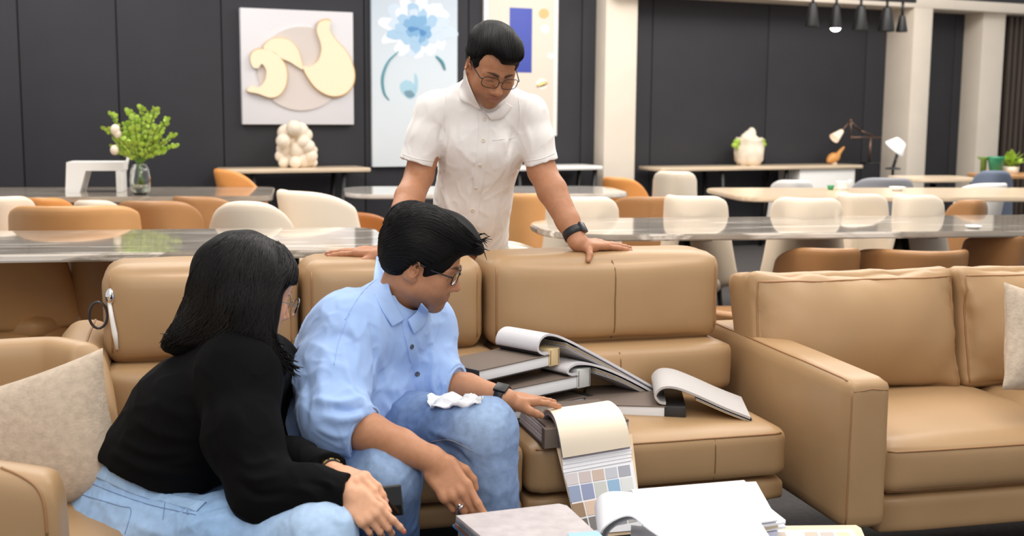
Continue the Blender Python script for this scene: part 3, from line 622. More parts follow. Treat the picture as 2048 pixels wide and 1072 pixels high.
for i, (a, b) in enumerate(xs):
    y0 = .34 if i == 2 else 0; s = block(sofa, (a, y0, .333), (b, .62, .462), 'seat_cushion', M_leather, .028, 12, (.0, .006, .012), .002, 3 + i)
    seam_on(s, sofa, [(a + .02, .449), (b - .02, .449)], 1, -1, .003, M_piping, 'piping')
    mid = (a + b) / 2
    if i == 0: mid = -.205
    seam_on(s, sofa, [(mid, .345), (mid, .448)], 1, -1)
    r_ = block(sofa, (a, y0 + .012, .268), (b, .5, .33), 'front_panel', M_leather, .02, 8, (0, .004, 0), .001, 8 + i)
block(sofa, (-1.3, .1, .2), (.0, .74, .3), 'base_frame', M_black, .01, 3)
ys = [(-.63, .05), (-1.165, -.635), (-1.665, -1.17)]
for i, (a, b) in enumerate(ys):
    s = block(sofa, (a, .425, .455), (b, .7, .598), 'lumbar_cushion', M_leather, .03, 10, (.0, .014, .0), .003, 13 + i)
    if i == 0: seam_on(s, sofa, [((a + b) / 2 - .01, .47), ((a + b) / 2 - .01, .585)], 1, -1, .0018)
yb = [(-.655, .05), (-1.16, -.66), (-1.665, -1.165)]
for i, (a, b) in enumerate(yb):
    s = block(sofa, (a, .505, .59), (b, .745, .848), 'back_cushion', M_leather, .055, 14, (.004, .02, .012), .004, 23 + i, 0, .006)
    mid = (a + b) / 2 if i else -.29
    if i == 0:
        seam_on(s, sofa, [(mid, .61), (mid - .004, .72), (mid, .83)], 1, -1, .002); seam_on(s, sofa, [(mid, .58), (mid - .004, .66)], 2, 1, .002)
    for sg in (a + .014, b - .014): seam_on(s, sofa, [(sg + (.012 if sg == a + .014 else -.012), .63), (sg + (.012 if sg == a + .014 else -.012), .82)], 1, -1, .003, M_piping, 'piping')
block(sofa, (-1.63, .66, .2), (.03, .86, .80), 'back_frame', M_leather, .04, 10, wr=.003, seed=4)
a_ = block(sofa, (-1.79, .36, .2), (-1.65, .9, .66), 'arm', M_leather, .06, 12, (.008, .0, .006), .003, 31)
seam_on(a_, sofa, [(-1.7, .42), (-1.7, .86)], 2, 1, .003, M_piping, 'piping')
for x in (-1.25, -.08):
    for y in (.12, .74): MB().lathe([(.018, 0), (.024, .2)], 14, (x, y, 0)).build('leg', M_black, sofa)
# recliner pull on the left end of the back
hw = MB(); hw.ball((-1.640, .515, .775), .017, 12, (.8, .9, 1.25)); hw.build('chrome_pull', M_chrome, sofa)
MB().tube([(-1.643, .512, .76), (-1.638, .505, .72), (-1.632, .50, .68), (-1.628, .50, .64)], [.005, .006, .007, .004], 8).build('strap', M_white, sofa)
MB().tube([(-1.652 + .022 * math.cos(t) - .02, .53, .725 + .034 * math.sin(t)) for t in np.linspace(0, 2 * PI, 18, endpoint=False)], .0035, 6, True).build('pull_ring', M_dmetal, sofa)
# ------------------------------------------------------------------ right-hand sofa
A2 = math.radians(14); o2 = Z(1680, 1036, .24)
sofa2 = thing('leather_sofa', 'tan leather sofa with a broad square arm at the right of the photo', 'sofa', (.805, 2.845, 0), A2)
arm = block(sofa2, (0, -.03, .235), (.118, .86, .612), 'arm', M_leather, .026, 14, (.006, .0, .004), .0018, 41)
seam_on(arm, sofa2, [(.010, .25), (.010, .588)], 1, -1, .0022, M_piping, 'piping'); seam_on(arm, sofa2, [(.014, .584), (.06, .590), (.104, .584)], 1, -1, .0016, M_piping, 'piping')
seam_on(arm, sofa2, [(.011, .0), (.011, .84)], 2, 1, .0026, M_piping, 'piping')
sx = [(.122, .74), (.745, 1.36)]
for i, (a, b) in enumerate(sx):
    s = block(sofa2, (a, .0, .305), (b, .6, .44), 'seat_cushion', M_leather, .034, 14, (.004, .012, .03), .0025, 51 + i)
    seam_on(s, sofa2, [(a + .014, .418), (b - .014, .418)], 1, -1, .0028, M_piping, 'piping'); seam_on(s, sofa2, [(a + .02, .318), (b - .02, .318)], 1, -1, .002, M_seam)
bx = [(.005, .67), (.675, 1.36)]
for i, (a, b) in enumerate(bx):
    q, f = rbox(b - a - .004, .17, .365, .032, 26, (.012, .085, .010), .016, 61 + i, .012)
    lo = np.array([(a + b) / 2, .595, .606])
    s = place_mesh(q, f, lo, 'back_cushion', M_leather, sofa2, -.2)
    for ed in ([(-1, -1), (1, -1), (1, 1), (-1, 1)],):
        L = [np.array(((a + b) / 2 + u * ((b - a) / 2 - .020), .606 + v * .166)) for u, v in ed]; seam_on(s, sofa2, [L[0], L[3], L[2], L[1]], 1, -1, .0032, M_piping, 'piping', .0)
block(sofa2, (.122, .012, .2), (1.45, .5, .3), 'front_rail', M_leather, .018, 8, (0, .002, 0), .0, 71)
block(sofa2, (.125, .70, .235), (1.45, .88, .69), 'back_frame', M_leather, .04, 10, wr=.003, seed=72)
block(sofa2, (1.365, -.03, .235), (1.483, .86, .612), 'arm', M_leather, .026, 10, (.006, .0, .004), .0018, 73)
for x in (.05, 1.42):
    for y in (.02, .8): MB().box((x - .02, y - .02, 0), (x + .02, y + .02, .24), .004).build('leg', M_black, sofa2, auto=30)
# ------------------------------------------------------------------ scatter cushions
def cushion(name, label, w, h, t, loc, R, seed):
    n = 22; V = []
    wv = Waves(seed, 5, 8); g = np.linspace(-1, 1, n)
    def pt(u, v, s):
        e = (1 - abs(u) ** 2.6) * (1 - abs(v) ** 2.6); ear = 1 - .09 * (1 - u * u) * abs(v) ** 3 ; earx = 1 - .09 * (1 - v * v) * abs(u) ** 3
        return np.array((u * w / 2 * earx, s * (t / 2 * max(e, 0) ** .55 + .002), v * h / 2 * ear))
    F_ = []; V = []
    for s in (-1, 1):
        k0 = len(V)
        for v in g:
            for u in g:
                p = pt(u, v, s); p[1] += .006 * float(wv(np.array([[p[0], s * .3, p[2]]]))[0]) * (1 if abs(u) < 1 and abs(v) < 1 else 0); V.append(p)
        for j in range(n - 1):
            for i in range(n - 1):
                a = k0 + j * n + i; F_.append((a, a + 1, a + n + 1, a + n) if s < 0 else (a, a + n, a + n + 1, a + 1))
    rim = [j for j in range(n)] + [(j + 1) * n - 1 for j in range(1, n)] + [n * n - 1 - j for j in range(1, n)] + [(n - 1 - j) * n for j in range(1, n - 1)]
    for a, b in zip(rim, rim[1:] + rim[:1]): F_.append((b, a, a + n * n, b + n * n))
    o = mesh_obj(name, V, F_, M_weave, None); o.location = loc; o.rotation_euler = R; fixn(o); return tag(o, label, 'cushion')
cushion('scatter_cushion', 'beige textured cushion leaning in the armchair behind the seated woman', .43, .31, .14, P(40, 898, 2.44), (math.radians(-20), math.radians(-17), math.radians(6)), 3)
cushion('scatter_cushion', 'beige textured cushion at the right edge on the right-hand sofa', .33, .285, .12, P(2112, 690, 3.12), (math.radians(-18), math.radians(11), math.radians(14)), 9)
# ------------------------------------------------------------------ tub armchair at the lower left
tub = thing('tub_armchair', 'tan leather tub armchair in the lower left corner that the woman sits in', 'armchair', (-1.0, 2.4, 0), 0)
def tub_shell():
    path = spline([(.235, -.40), (.0, -.43), (-.26, -.40), (-.44, -.2), (-.47, .06), (-.36, .32), (-.16, .44), (-.07, .44), (-.01, .41), (.03, .34)], 5, False); n = len(path); V = []; Fc = []; K = 16
    for i, p in enumerate(path):
        t = path[min(i + 1, n - 1)] - path[max(i - 1, 0)]; t /= np.linalg.norm(t); nrm = np.array((t[1], -t[0])); u = i / (n - 1)
        top = np.interp(u, [0, .08, .2, .42, .74, .88, 1], [.625, .66, .69, .70, .70, .69, .53]); th = .055
        for k in range(K):
            a = 2 * PI * k / K; cx = math.copysign(abs(math.cos(a)) ** .55, math.cos(a)) * th; cz = math.copysign(abs(math.sin(a)) ** .35, math.sin(a)); z = .2 + (top - .2) * (cz + 1) / 2
            fl = .02 * max(0, (z - .45) / .25)
            V.append((p[0] + nrm[0] * (cx - fl * 0), p[1] + nrm[1] * cx, z))
    for i in range(n - 1):
        for k in range(K): Fc.append((i * K + k, i * K + (k + 1) % K, (i + 1) * K + (k + 1) % K, (i + 1) * K + k))
    Fc += [tuple(range(K))[::-1], tuple((n - 1) * K + k for k in range(K))]
    return V, Fc, path
V, Fc, path = tub_shell(); shell = mesh_obj('shell', V, Fc, M_leather, tub); fixn(shell); md = shell.modifiers.new('soft', 'SUBSURF'); md.levels = 2; md.render_levels = 2
bpy.context.view_layer.update(); ev = shell.evaluated_get(bpy.context.evaluated_depsgraph_get()); me_ = ev.to_mesh(); Wm = world_mat(shell); bv_tub = BVHTree.FromPolygons([tuple(Wm @ v.co) for v in me_.vertices], [p.vertices[:] for p in me_.polygons]); ev.to_mesh_clear()
def tub_line(pts):
    out = []
    for x, y in spline(pts, 6, False):
        h = bv_tub.ray_cast(Vector(EYE), Vector(ray(x, y)))
        if h[0] is not None: out.append(h[0] + h[1] * .0006)
    return out
MB().tube(tub_line([(2, 936), (40, 952), (72, 974), (88, 1008), (94, 1070)]), .0028, 6).build('piping', M_piping, tub, world=True)
q, f = rbox(.66, .74, .16, .05, 12, (.01, 0, .02), .002, 5); place_mesh(q, f, (-.06, .0, .34), 'seat_cushion', M_leather, tub)
q, f = rbox(.6, .7, .06, .02, 6); place_mesh(q, f, (-.06, .0, .24), 'base_frame', M_black, tub)
for x in (-.3, .2):
    for y in (-.3, .3): MB().lathe([(.015, 0), (.022, .22)], 12, (x, y, 0)).build('leg', M_black, tub)
# ------------------------------------------------------------------ low table in front (only its books rise into view)
ltab = thing('coffee_table', 'low dark coffee table under the stacks of fabric samples in front', 'table', (.12, 2.12, 0), math.radians(9))
slab(rounded(-.42, .62, -.38, .3, .05), .36, .03, 'table_top', M_black, ltab)
for x in (-.36, .56):
    for y in (-.32, .24): MB().tube([(x, y, .33), (x, y, 0)], .018).build('leg', M_black, ltab)
# ================================================================== SAMPLE BOOKS ON THE SOFA
M_taupe = mat('taupe_book_cloth', rgb(112, 98, 88), .7, bump=(500, .3, 'weave', .001)); M_edgew = mat('page_edges', rgb(238, 241, 245), .75, noise=(4, .04, 6, (1, 1, 60)))
M_coverk = mat('black_book_cover', rgb(44, 42, 42), .5); M_spinec = mat('cream_spine', rgb(222, 196, 150), .6); M_spineg = mat('grey_spine', rgb(206, 208, 206), .6)
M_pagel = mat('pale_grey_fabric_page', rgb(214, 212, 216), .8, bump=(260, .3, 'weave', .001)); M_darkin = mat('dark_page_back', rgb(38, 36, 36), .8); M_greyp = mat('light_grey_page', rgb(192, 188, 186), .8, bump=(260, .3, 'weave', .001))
def sofa_pt(x, y, z): return np.array(world_mat(sofa) @ Vector((x, y, z)))
SU, SV = np.array([math.cos(SO), math.sin(SO), 0]), np.array([-math.sin(SO), math.cos(SO), 0])
def strip_profile(prof, d, t, name, m, par, y0=0, shear=0, xs=.25):
    """page bundle: profile in x-z swept along y"""
    q = spline(prof, 6, False); V = [(x, y0 + y - shear * max(0, x - xs), z) for y in (0, d * .33, d * .66, d) for x, z in q]; n = len(q); f = [(j * n + i, j * n + i + 1, (j + 1) * n + i + 1, (j + 1) * n + i) for j in range(3) for i in range(n - 1)]
    V, f = solid(V, f, t); o = mesh_obj(name, V, f, m, par); fixn(o); return sharp(o, 40)
def sample_book(label, x, y, z, yaw, w, d, t, spine_w, spine_h, cover, spine_m, flap=None, flap_m=None, pages=4, shear=0):
    b = thing('sample_book', label, 'book', sofa_pt(x, y, z), SO + math.radians(yaw))
    MB().box((0, 0, 0), (w + spine_w * .4, d, .003), .001).build('lower_cover', M_coverk, b, auto=30)
    MB().box((.002, .002, .003), (w, d - .002, t - .003), .001).build('page_block', M_edgew, b, auto=30)
    MB().box((-.001, -.001, t - .003), (w + .004, d + .001, t), .001).build('upper_cover', cover, b, auto=30); MB().box((-.002, -.001, 0), (.0015, d + .001, t), .001).build('fore_edge_band', M_coverk, b, auto=30)
    s = MB().box((w, -.001, 0), (w + spine_w, d + .001, spine_h), .003).build('spine', spine_m, b, auto=30)
    MB().box((w + .004, -.0018, .004), (w + .0052, -.0005, spine_h - .004)).build('spine_groove', M_coverk, s, False); MB().box((w + spine_w - .0062, -.0018, .004), (w + spine_w - .005, -.0005, spine_h - .004)).build('spine_groove', M_coverk, s, False)
    if flap:
        strip_profile(flap, d - .004, .006, 'turned_pages', flap_m, b, .002, shear, w)
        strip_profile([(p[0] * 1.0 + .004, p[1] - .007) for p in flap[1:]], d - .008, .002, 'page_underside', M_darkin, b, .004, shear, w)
        for k in range(pages): strip_profile([(p[0] + .012 * k * (i / len(flap)), p[1] - .011 - .004 * k) for i, p in enumerate(flap[-3:])], d - .012 - .006 * k, .0016, 'loose_page', [M_pagel, M_spinec, M_pagel, M_greyp][k % 4], b, .006, shear, w)
    return b
lo = sample_book('dark sample book lowest of the stack against the lumbar cushion', -.672, .19, .474, 24, .25, .17, .026, .03, .026, M_taupe, M_coverk)
bB = sample_book('taupe sample book with a grey spine in the middle of the sofa stack', -.690, .170, .525, 26.5, .243, .115, .036, .050, .052, M_taupe, M_spineg, [(.25, .037), (.226, .037), (.208, .047), (.216, .062), (.25, .069), (.30, .060), (.38, .024), (.50, -.045)], M_pagel, shear=.30)
bA = sample_book('taupe sample book with a cream spine on top of the sofa stack', -.773, .138, .588, 32, .262, .152, .032, .042, .047, M_taupe, M_spinec, [(.266, .034), (.242, .034), (.218, .050), (.228, .078), (.262, .088), (.312, .070), (.43, .0), (.57, -.088)], M_pagel, shear=.42)
bC = sample_book('dark brown sample book with a black spine and grey turned pages beside the stack', -.47, .222, .463, -20, .205, .225, .035, .055, .036, M_taupe, M_coverk, [(.208, .038), (.190, .042), (.178, .062), (.196, .084), (.232, .086), (.285, .068), (.36, .036), (.425, .012)], M_greyp, 2)
# ------------------------------------------------------------------ open swatch book hanging over the front of the seat
M_creamp = mat('cream_card', rgb(248, 232, 208), .7); M_lilac = mat('lilac_grey_pages', rgb(176, 168, 178), .8); M_card = mat('tan_card_border', rgb(232, 206, 172), .7)
sw = thing('swatch_book', 'open swatch book with a cream page and colour squares hanging over the seat edge', 'book', sofa_pt(-.53, .08, .463), SO)
def sp_(px, py, y): return onplane(px, py, sofa_pt(0, y, 0), -SV)
def rows_surface(rows, t, name, m, par, sub=4, ny=5):
    L = spline([r[0] for r in rows], sub, False); R_ = spline([r[1] for r in rows], sub, False); n = len(L); V = [L[i] + (R_[i] - L[i]) * (k / (ny - 1)) for i in range(n) for k in range(ny)]; f = [(i * ny + k, i * ny + k + 1, (i + 1) * ny + k + 1, (i + 1) * ny + k) for i in range(n - 1) for k in range(ny - 1)]
    V, f = solid(V, f, t); o = mesh_obj(name, V, f, m, par, world=True); fixn(o); return sharp(o, 45)
for k, (zz, mm) in enumerate(((.4635, M_coverk), (.469, M_lilac), (.476, M_greyp), (.483, M_lilac), (.490, M_greyp), (.497, M_lilac), (.503, M_taupe))):
    a, b, c, d = [sofa_pt(x, y, zz) for x, y in ((-.655 + .002 * k, -.012), (-.43, .01), (-.43, .25 - .004 * k), (-.655 + .002 * k, .245 - .004 * k))]
    MB().prism([a, b, c, d], (0, 0, .0055)).build('page_stack' if k not in (0, 6) else 'cover', mm, sw, False, world=True)
a, b, c, d = [sofa_pt(x, y, .462) for x, y in ((-.655, -.03), (-.48, -.012), (-.48, .012), (-.655, -.006))]; MB().prism([a, b, c, d], (0, 0, .046)).build('spine', M_taupe, sw, False, world=True)
def rows(off):
    R_ = [((1100, 868), (1232, 838), .055), ((1084, 850), (1222, 815), .075), ((1083, 828), (1210, 803), .07), ((1094, 818), (1222, 803), .04), ((1108, 833), (1240, 820), -.012), ((1118, 868), (1254, 850), -.048), ((1126, 916), (1262, 893), -.058)]
    return [(sp_(l[0], l[1], y + off) + np.array((0, 0, -off * .6)), sp_(r[0], r[1], y + off) + np.array((0, 0, -off * .6))) for l, r, y in R_]
rows_surface(rows(0), .003, 'cream_page', M_creamp, sw)
rows_surface([(l + (r - l) * .004, r - (r - l) * .01) for l, r in rows(.008)], .010, 'page_bundle', M_lilac, sw)
TL, TR, BL = sp_(1128, 946, -.060), sp_(1263, 922, -.060), sp_(1151, 1040, -.118); nb = np.cross(TR - TL, BL - TL); nb /= np.linalg.norm(nb); nb *= np.sign(nb @ (EYE - TL))
def bp(px, py, l=0): return onplane(px, py, TL + nb * l, nb)
MB().prism([bp(1112, 890, -.006), bp(1264, 868, -.006), bp(1280, 1010, -.006), bp(1285, 1066, -.006), bp(1158, 1078, -.006)], -nb * .004).build('backing_card', M_card, sw, False, world=True)
MB().prism([bp(1126, 944, -.005), bp(1264, 920, -.005), bp(1279, 1008, -.005), bp(1284, 1060, -.005), bp(1160, 1070, -.005)], nb * .003).build('white_grid', M_paper, sw, False, world=True)
for k in range(4):
    f0, f1 = k / 4, (k + 1) / 4 + .04; MB().prism([bp(1124 + 1.5 * f0, 914 + 31 * f0, .004 - .0016 * k), bp(1262, 892 + 28 * f0, .004 - .0016 * k), bp(1263, 892 + 28 * f1, .004 - .0016 * k), bp(1124 + 2.5 * f1, 914 + 31 * f1, .004 - .0016 * k)], nb * .0012).build('white_strip', M_paper, sw, False, world=True)
swc = [[(214, 206, 206), (206, 192, 190), (206, 184, 170), (196, 198, 206), (168, 170, 180)], [(150, 164, 192), (150, 158, 190), (204, 206, 200), (150, 184, 214), (222, 224, 222)], [(160, 132, 104), (224, 196, 174), (214, 200, 190), (170, 164, 160), (200, 190, 180)], [(120, 108, 98), (130, 126, 124), (180, 170, 160), (150, 150, 160), (190, 186, 180)]]
ltop = [(1131, 949), (1135, 974), (1143, 1009), (1151, 1041)]; rtop = [(1262, 929), (1267, 953), (1273, 984), (1279, 1012)]; lbot = [(1134, 971), (1141, 1005), (1150, 1037), (1158, 1066)]; rbot = [(1265, 950), (1271, 980), (1277, 1009), (1282, 1040)]
for r in range(4):
    for c_ in range(5):
        f0, f1 = c_ / 5, (c_ + .88) / 5; ip = lambda a, b, f: (a[0] + (b[0] - a[0]) * f, a[1] + (b[1] - a[1]) * f); q = [ip(ltop[r], rtop[r], f0), ip(ltop[r], rtop[r], f1), ip(lbot[r], rbot[r], f1), ip(lbot[r], rbot[r], f0)]
        MB().prism([bp(x, y, -.002) for x, y in q], nb * .0014).build('swatch', mat('swatch_colour', rgb(*swc[r][c_]), .7), sw, False, world=True)
# ================================================================== SAMPLES ON THE FRONT TABLE
def flat(pts, z, th, name, m, par): return sharp(MB().prism([Z(x, y, z) - np.array((0, 0, th)) for x, y in pts], (0, 0, th)).build(name, m, par, False, world=True), 30)
M_fabp = mat('mottled_grey_fabric', rgb(186, 178, 178), .9, noise=(38, .1, 8), bump=(60, .6, 'noise', .002)); M_ltblue = mat('light_blue_card', rgb(150, 190, 224), .6)
fb = thing('fabric_book', 'mottled grey fabric sample book he points at, front left on the low table', 'book', Z(1040, 1050, .36))
flat([(912, 1031), (1118, 1007), (1134, 1011), (1206, 1078), (1290, 1180), (1050, 1200), (966, 1076)], .452, .006, 'fabric_page', M_fabp, fb)
for k, (dx, z, mm, th) in enumerate(((2, .445, M_greyp, .008), (-2, .434, M_lilac, .006), (-3, .428, mat('teal_page', rgb(84, 146, 172), .7), .005), (2, .422, M_creamp, .008), (-5, .412, mat('rust_page', rgb(170, 120, 104), .7), .008), (-9, .402, mat('blue_page', rgb(96, 160, 220), .6), .005), (2, .396, M_greyp, .033))):
    flat([(914 + dx, 1034 + k * 3.0), (1110, 1012), (1126, 1018), (1196, 1084), (1280, 1190), (1050, 1210), (968 + dx, 1080 + k * 3)], z, th, 'page', mm, fb)
lb_ = thing('blue_card', 'light blue card sticking out beside the grey fabric sample book', 'card', Z(1170, 1070, .36)); flat([(1136, 1066), (1196, 1062), (1230, 1100), (1150, 1120)], .4585, .004, 'card_sheet', M_ltblue, lb_)
wb = thing('paper_stack', 'stack of white sheets behind the curled white page on the low table', 'paper', Z(1420, 1000, .36))
for k, (z, th, pts, mm) in enumerate(((.442, .003, [(1262, 979), (1488, 960), (1492, 964), (1512, 963), (1555, 1040), (1330, 1070)], mat('sheet_grey_white', rgb(232, 232, 238), .6)), (.436, .004, [(1275, 985), (1500, 968), (1553, 1046), (1330, 1075)], M_paper), (.429, .004, [(1280, 990), (1490, 976), (1571, 1040), (1571, 1044), (1340, 1080)], M_paper), (.421, .010, [(1285, 995), (1480, 985), (1556, 1046), (1350, 1085)], mat('cream_sheet_edge', rgb(216, 196, 160), .7)), (.409, .005, [(1285, 1000), (1500, 988), (1572, 1052), (1350, 1090)], M_paper), (.402, .042, [(1290, 1003), (1480, 995), (1556, 1062), (1350, 1095)], mat('pale_lilac_edge', rgb(206, 206, 224), .7)))): flat(pts, z, th, 'sheet', mm, wb)
cu = thing('curled_page_book', 'white sample book with its big page curled over, front centre on the low table', 'book', Z(1380, 1060, .36))
bk = [(1500, 1015, .468), (1440, 1009, .470), (1370, 1002, .474), (1300, 993, .482), (1248, 986, .486), (1214, 987, .476), (1196, 999, .452), (1192, 1018, .42), (1200, 1034, .395)]; fr_ = [(1545, 1086, .468), (1460, 1120, .470), (1380, 1110, .474), (1300, 1062, .482), (1263, 1034, .486), (1232, 1040, .476), (1207, 1060, .452), (1200, 1082, .42), (1210, 1098, .395)]
rows_surface([(Z(*a), Z(*b)) for a, b in zip(bk, fr_)], .003, 'curled_page', mat('bright_white_page', rgb(246, 246, 250), .5), cu)
rows_surface([(Z(a[0] + 14, a[1] + 8, a[2] - .018), Z(b[0] + 10, b[1] + 6, b[2] - .016)) for a, b in list(zip(bk, fr_))[3:]], .003, 'inner_page', mat('silver_grey_page', rgb(176, 178, 182), .35), cu)
flat([(1262, 1050), (1350, 1060), (1420, 1200), (1256, 1200)], .43, .03, 'white_block', M_paper, cu); flat([(1262, 1052), (1520, 1050), (1580, 1200), (1256, 1200)], .40, .04, 'lower_block', M_edgew, cu)
sb = thing('swatch_board', 'tan swatch board with small colour squares at the front right of the low table', 'board', Z(1620, 1062, .36))
flat([(1500, 1052), (1712, 1050), (1722, 1056), (1745, 1110), (1510, 1120)], .372, .010, 'board', M_card, sb); flat([(1500, 1061), (1706, 1059), (1728, 1112), (1512, 1120)], .3732, .001, 'white_grid', M_paper, sb)
for k, c_ in enumerate(((214, 204, 198), (190, 178, 164), (206, 200, 210), (196, 176, 160), (186, 176, 170), (226, 208, 168))):
    x0 = 1512 + k * 32; flat([(x0, 1064), (x0 + 26, 1063.6), (x0 + 33, 1082), (x0 + 6, 1082)], .3744, .001, 'swatch', mat('board_swatch', rgb(*c_), .7), sb); flat([(x0 + 8, 1086), (x0 + 35, 1086), (x0 + 44, 1106), (x0 + 16, 1106)], .3744, .001, 'swatch', mat('board_swatch', rgb(*[min(255, v + 12) for v in c_[::-1]]), .7), sb)
# ================================================================== SCULPTING: signed distance fields meshed by surface nets (bodies, clothes, hair)
def A(*x): return np.array(x, dtype=np.float32)
def smin(a, b, k):
    if k <= 0: return np.minimum(a, b)
    h = np.maximum(k - np.abs(a - b), 0) / k; return np.minimum(a, b) - h * h * k * .25
def smax(a, b, k): return -smin(-a, -b, k)
class Frame:
    """rigid local frame: columns of R are the local axes in world space"""
    def __init__(s, o, R): s.o = np.asarray(o, np.float64); s.R = np.asarray(R, np.float64)
    def __call__(s, *p): return s.o + s.R @ np.asarray(p, float)
    def d(s, *p): return s.R @ np.asarray(p, float)
    def inv(s, P_): return (np.asarray(P_) - s.o) @ s.R
def frame(o, fwd, up):
    """x = subject's left, y = forward, z = up"""
    y = np.asarray(fwd, float); y /= np.linalg.norm(y); z = np.asarray(up, float); z = z - y * (z @ y); z /= np.linalg.norm(z); x = np.cross(y, z)
    return Frame(o, np.stack([-x * -1, y, z], 1)) if False else Frame(o, np.stack([np.cross(y, z), y, z], 1))
I3 = np.eye(3)
class Sdf:
    def __init__(s): s.ops = []
    def add(s, fn, lo, hi, k=.01, op='u'): s.ops.append((fn, np.asarray(lo, float), np.asarray(hi, float), k, op)); return s
    def cone(s, a, b, ra, rb=None, k=.01, op='u'):
        a = np.asarray(a, float); b = np.asarray(b, float); rb = ra if rb is None else rb; ba = (b - a).astype(np.float32); L2 = float(ba @ ba) + 1e-12; a_ = a.astype(np.float32)
        def fn(p):
            q = p - a_; t = np.clip(q @ ba / L2, 0, 1)
            return np.linalg.norm(q - t[:, None] * ba, axis=1) - (ra + t * (rb - ra))
        r = max(ra, rb); return s.add(fn, np.minimum(a, b) - r, np.maximum(a, b) + r, k, op)
    def chain(s, pts, rs, k=.01, op='u', k0=None):
        for i in range(len(pts) - 1): s.cone(pts[i], pts[i + 1], rs[i], rs[i + 1], k if i or k0 is None else k0, op)
        return s
    def ell(s, c, r, R=I3, k=.01, op='u'):
        c = np.asarray(c, np.float32); r = np.asarray(r, np.float32); Rm = np.asarray(R, np.float32)
        def fn(p):
            q = (p - c) @ Rm; k0 = np.linalg.norm(q / r, axis=1); k1 = np.linalg.norm(q / (r * r), axis=1)
            return np.where(k1 > 1e-6, k0 * (k0 - 1) / np.maximum(k1, 1e-6), -r.min())
        e = np.sqrt(((np.asarray(R) * np.asarray(r)) ** 2).sum(1)); return s.add(fn, c - e, c + e, k, op)
    def ecap(s, a, b, ra, rb, side, k=.01, op='u'):
        """capsule of elliptical section: ra=(across side, through) at a, rb at b"""
        a = np.asarray(a, np.float32); b = np.asarray(b, np.float32); ba = b - a; L2 = float(ba @ ba) + 1e-12; ax = ba / math.sqrt(L2)
        sd = np.asarray(side, np.float32); sd = sd - ax * (sd @ ax); sd /= np.linalg.norm(sd); nn = np.cross(ax, sd)
        def fn(p):
            q = p - a; t = np.clip(q @ ba / L2, 0, 1); w_ = q - t[:, None] * ba
            r1 = ra[0] + t * (rb[0] - ra[0]); r2 = ra[1] + t * (rb[1] - ra[1]); u, v, z = w_ @ sd, w_ @ nn, w_ @ ax; rm = np.minimum(r1, r2)
            k0 = np.sqrt((u / r1) ** 2 + (v / r2) ** 2 + (z / rm) ** 2); k1 = np.sqrt((u / r1 ** 2) ** 2 + (v / r2 ** 2) ** 2 + (z / rm ** 2) ** 2)
            return np.where(k1 > 1e-6, k0 * (k0 - 1) / np.maximum(k1, 1e-6), -rm)
        r = max(*ra, *rb); return s.add(fn, np.minimum(a, b) - r, np.maximum(a, b) + r, k, op)
    def box(s, c, h, R=I3, r=.0, k=.01, op='u'):
        c = np.asarray(c, np.float32); h = np.asarray(h, np.float32); Rm = np.asarray(R, np.float32)
        def fn(p):
            q = np.abs((p - c) @ Rm) - (h - r); return np.linalg.norm(np.maximum(q, 0), axis=1) + np.minimum(q.max(1), 0) - r
        e = (np.abs(np.asarray(R)) * np.asarray(h)).sum(1); return s.add(fn, c - e, c + e, k, op)
    def disp(s, fn, lo, hi): return s.add(fn, lo, hi, 0, 'd')
    def _ev(s, pts, bc, half):
        """pts (N,m,3) in blocks with centres bc"""
        N, m, _ = pts.shape; d = np.full((N, m), 9., np.float32)
        for fn, lo, hi, k, op in s.ops:
            sel = np.where(np.all((bc > lo - half - k * 2 - .012) & (bc < hi + half + k * 2 + .012), axis=1))[0]
            if not len(sel): continue
            v = fn(pts[sel].reshape(-1, 3)).reshape(len(sel), m).astype(np.float32)
            if op == 'u': d[sel] = smin(d[sel], v, k)
            elif op == 's': d[sel] = smax(d[sel], -v, k)
            elif op == 'i': d[sel] = smax(d[sel], v, k)
            elif op == 'd': d[sel] = d[sel] + v
        return d
    def mesh(s, h):
        B = 8; cell = B * h; us = [o for o in s.ops if o[4] == 'u']
        lo = np.min([o[1] for o in us], 0) - 3 * h; hi = np.max([o[2] for o in us], 0) + 3 * h; n = np.ceil((hi - lo) / cell).astype(int) + 1
        occ = np.zeros(n, bool)
        for fn, a, b, k, op in us:
            i0 = np.maximum(np.floor((a - .01 - k * .3 - lo) / cell).astype(int), 0); i1 = np.minimum(np.floor((b + .01 + k * .3 - lo) / cell).astype(int) + 1, n); occ[i0[0]:i1[0], i0[1]:i1[1], i0[2]:i1[2]] = True
        idx = np.argwhere(occ); ctr = (lo + (idx + .5) * cell).astype(np.float32)
        d = s._ev(ctr[:, None, :], ctr, cell * .5)[:, 0]; act = idx[np.abs(d) < cell * 2.4]
        g = np.stack(np.meshgrid(*[np.arange(B + 1)] * 3, indexing='ij'), -1).reshape(-1, 3); loc = (g * h).astype(np.float32)
        D = np.empty((len(act), (B + 1) ** 3), np.float32)
        for c0 in range(0, len(act), 1500):
            ai = act[c0:c0 + 1500]; org = (lo + ai * cell).astype(np.float32); pts = (lo + ((ai * B)[:, None, :] + g[None]) * h).astype(np.float32); D[c0:c0 + 1500] = s._ev(pts, org + cell * .5, cell * .5)
        keep = (D.min(1) < 0) & (D.max(1) > 0); act = act[keep]; D = D[keep].reshape(-1, B + 1, B + 1, B + 1)
        # surface nets
        corner = [(i, j, k) for i in (0, 1) for j in (0, 1) for k in (0, 1)]; S = D < 0
        cs = np.stack([S[:, i:i + B, j:j + B, k:k + B] for i, j, k in corner], -1); nn = cs.sum(-1); mask = (nn > 0) & (nn < 8)
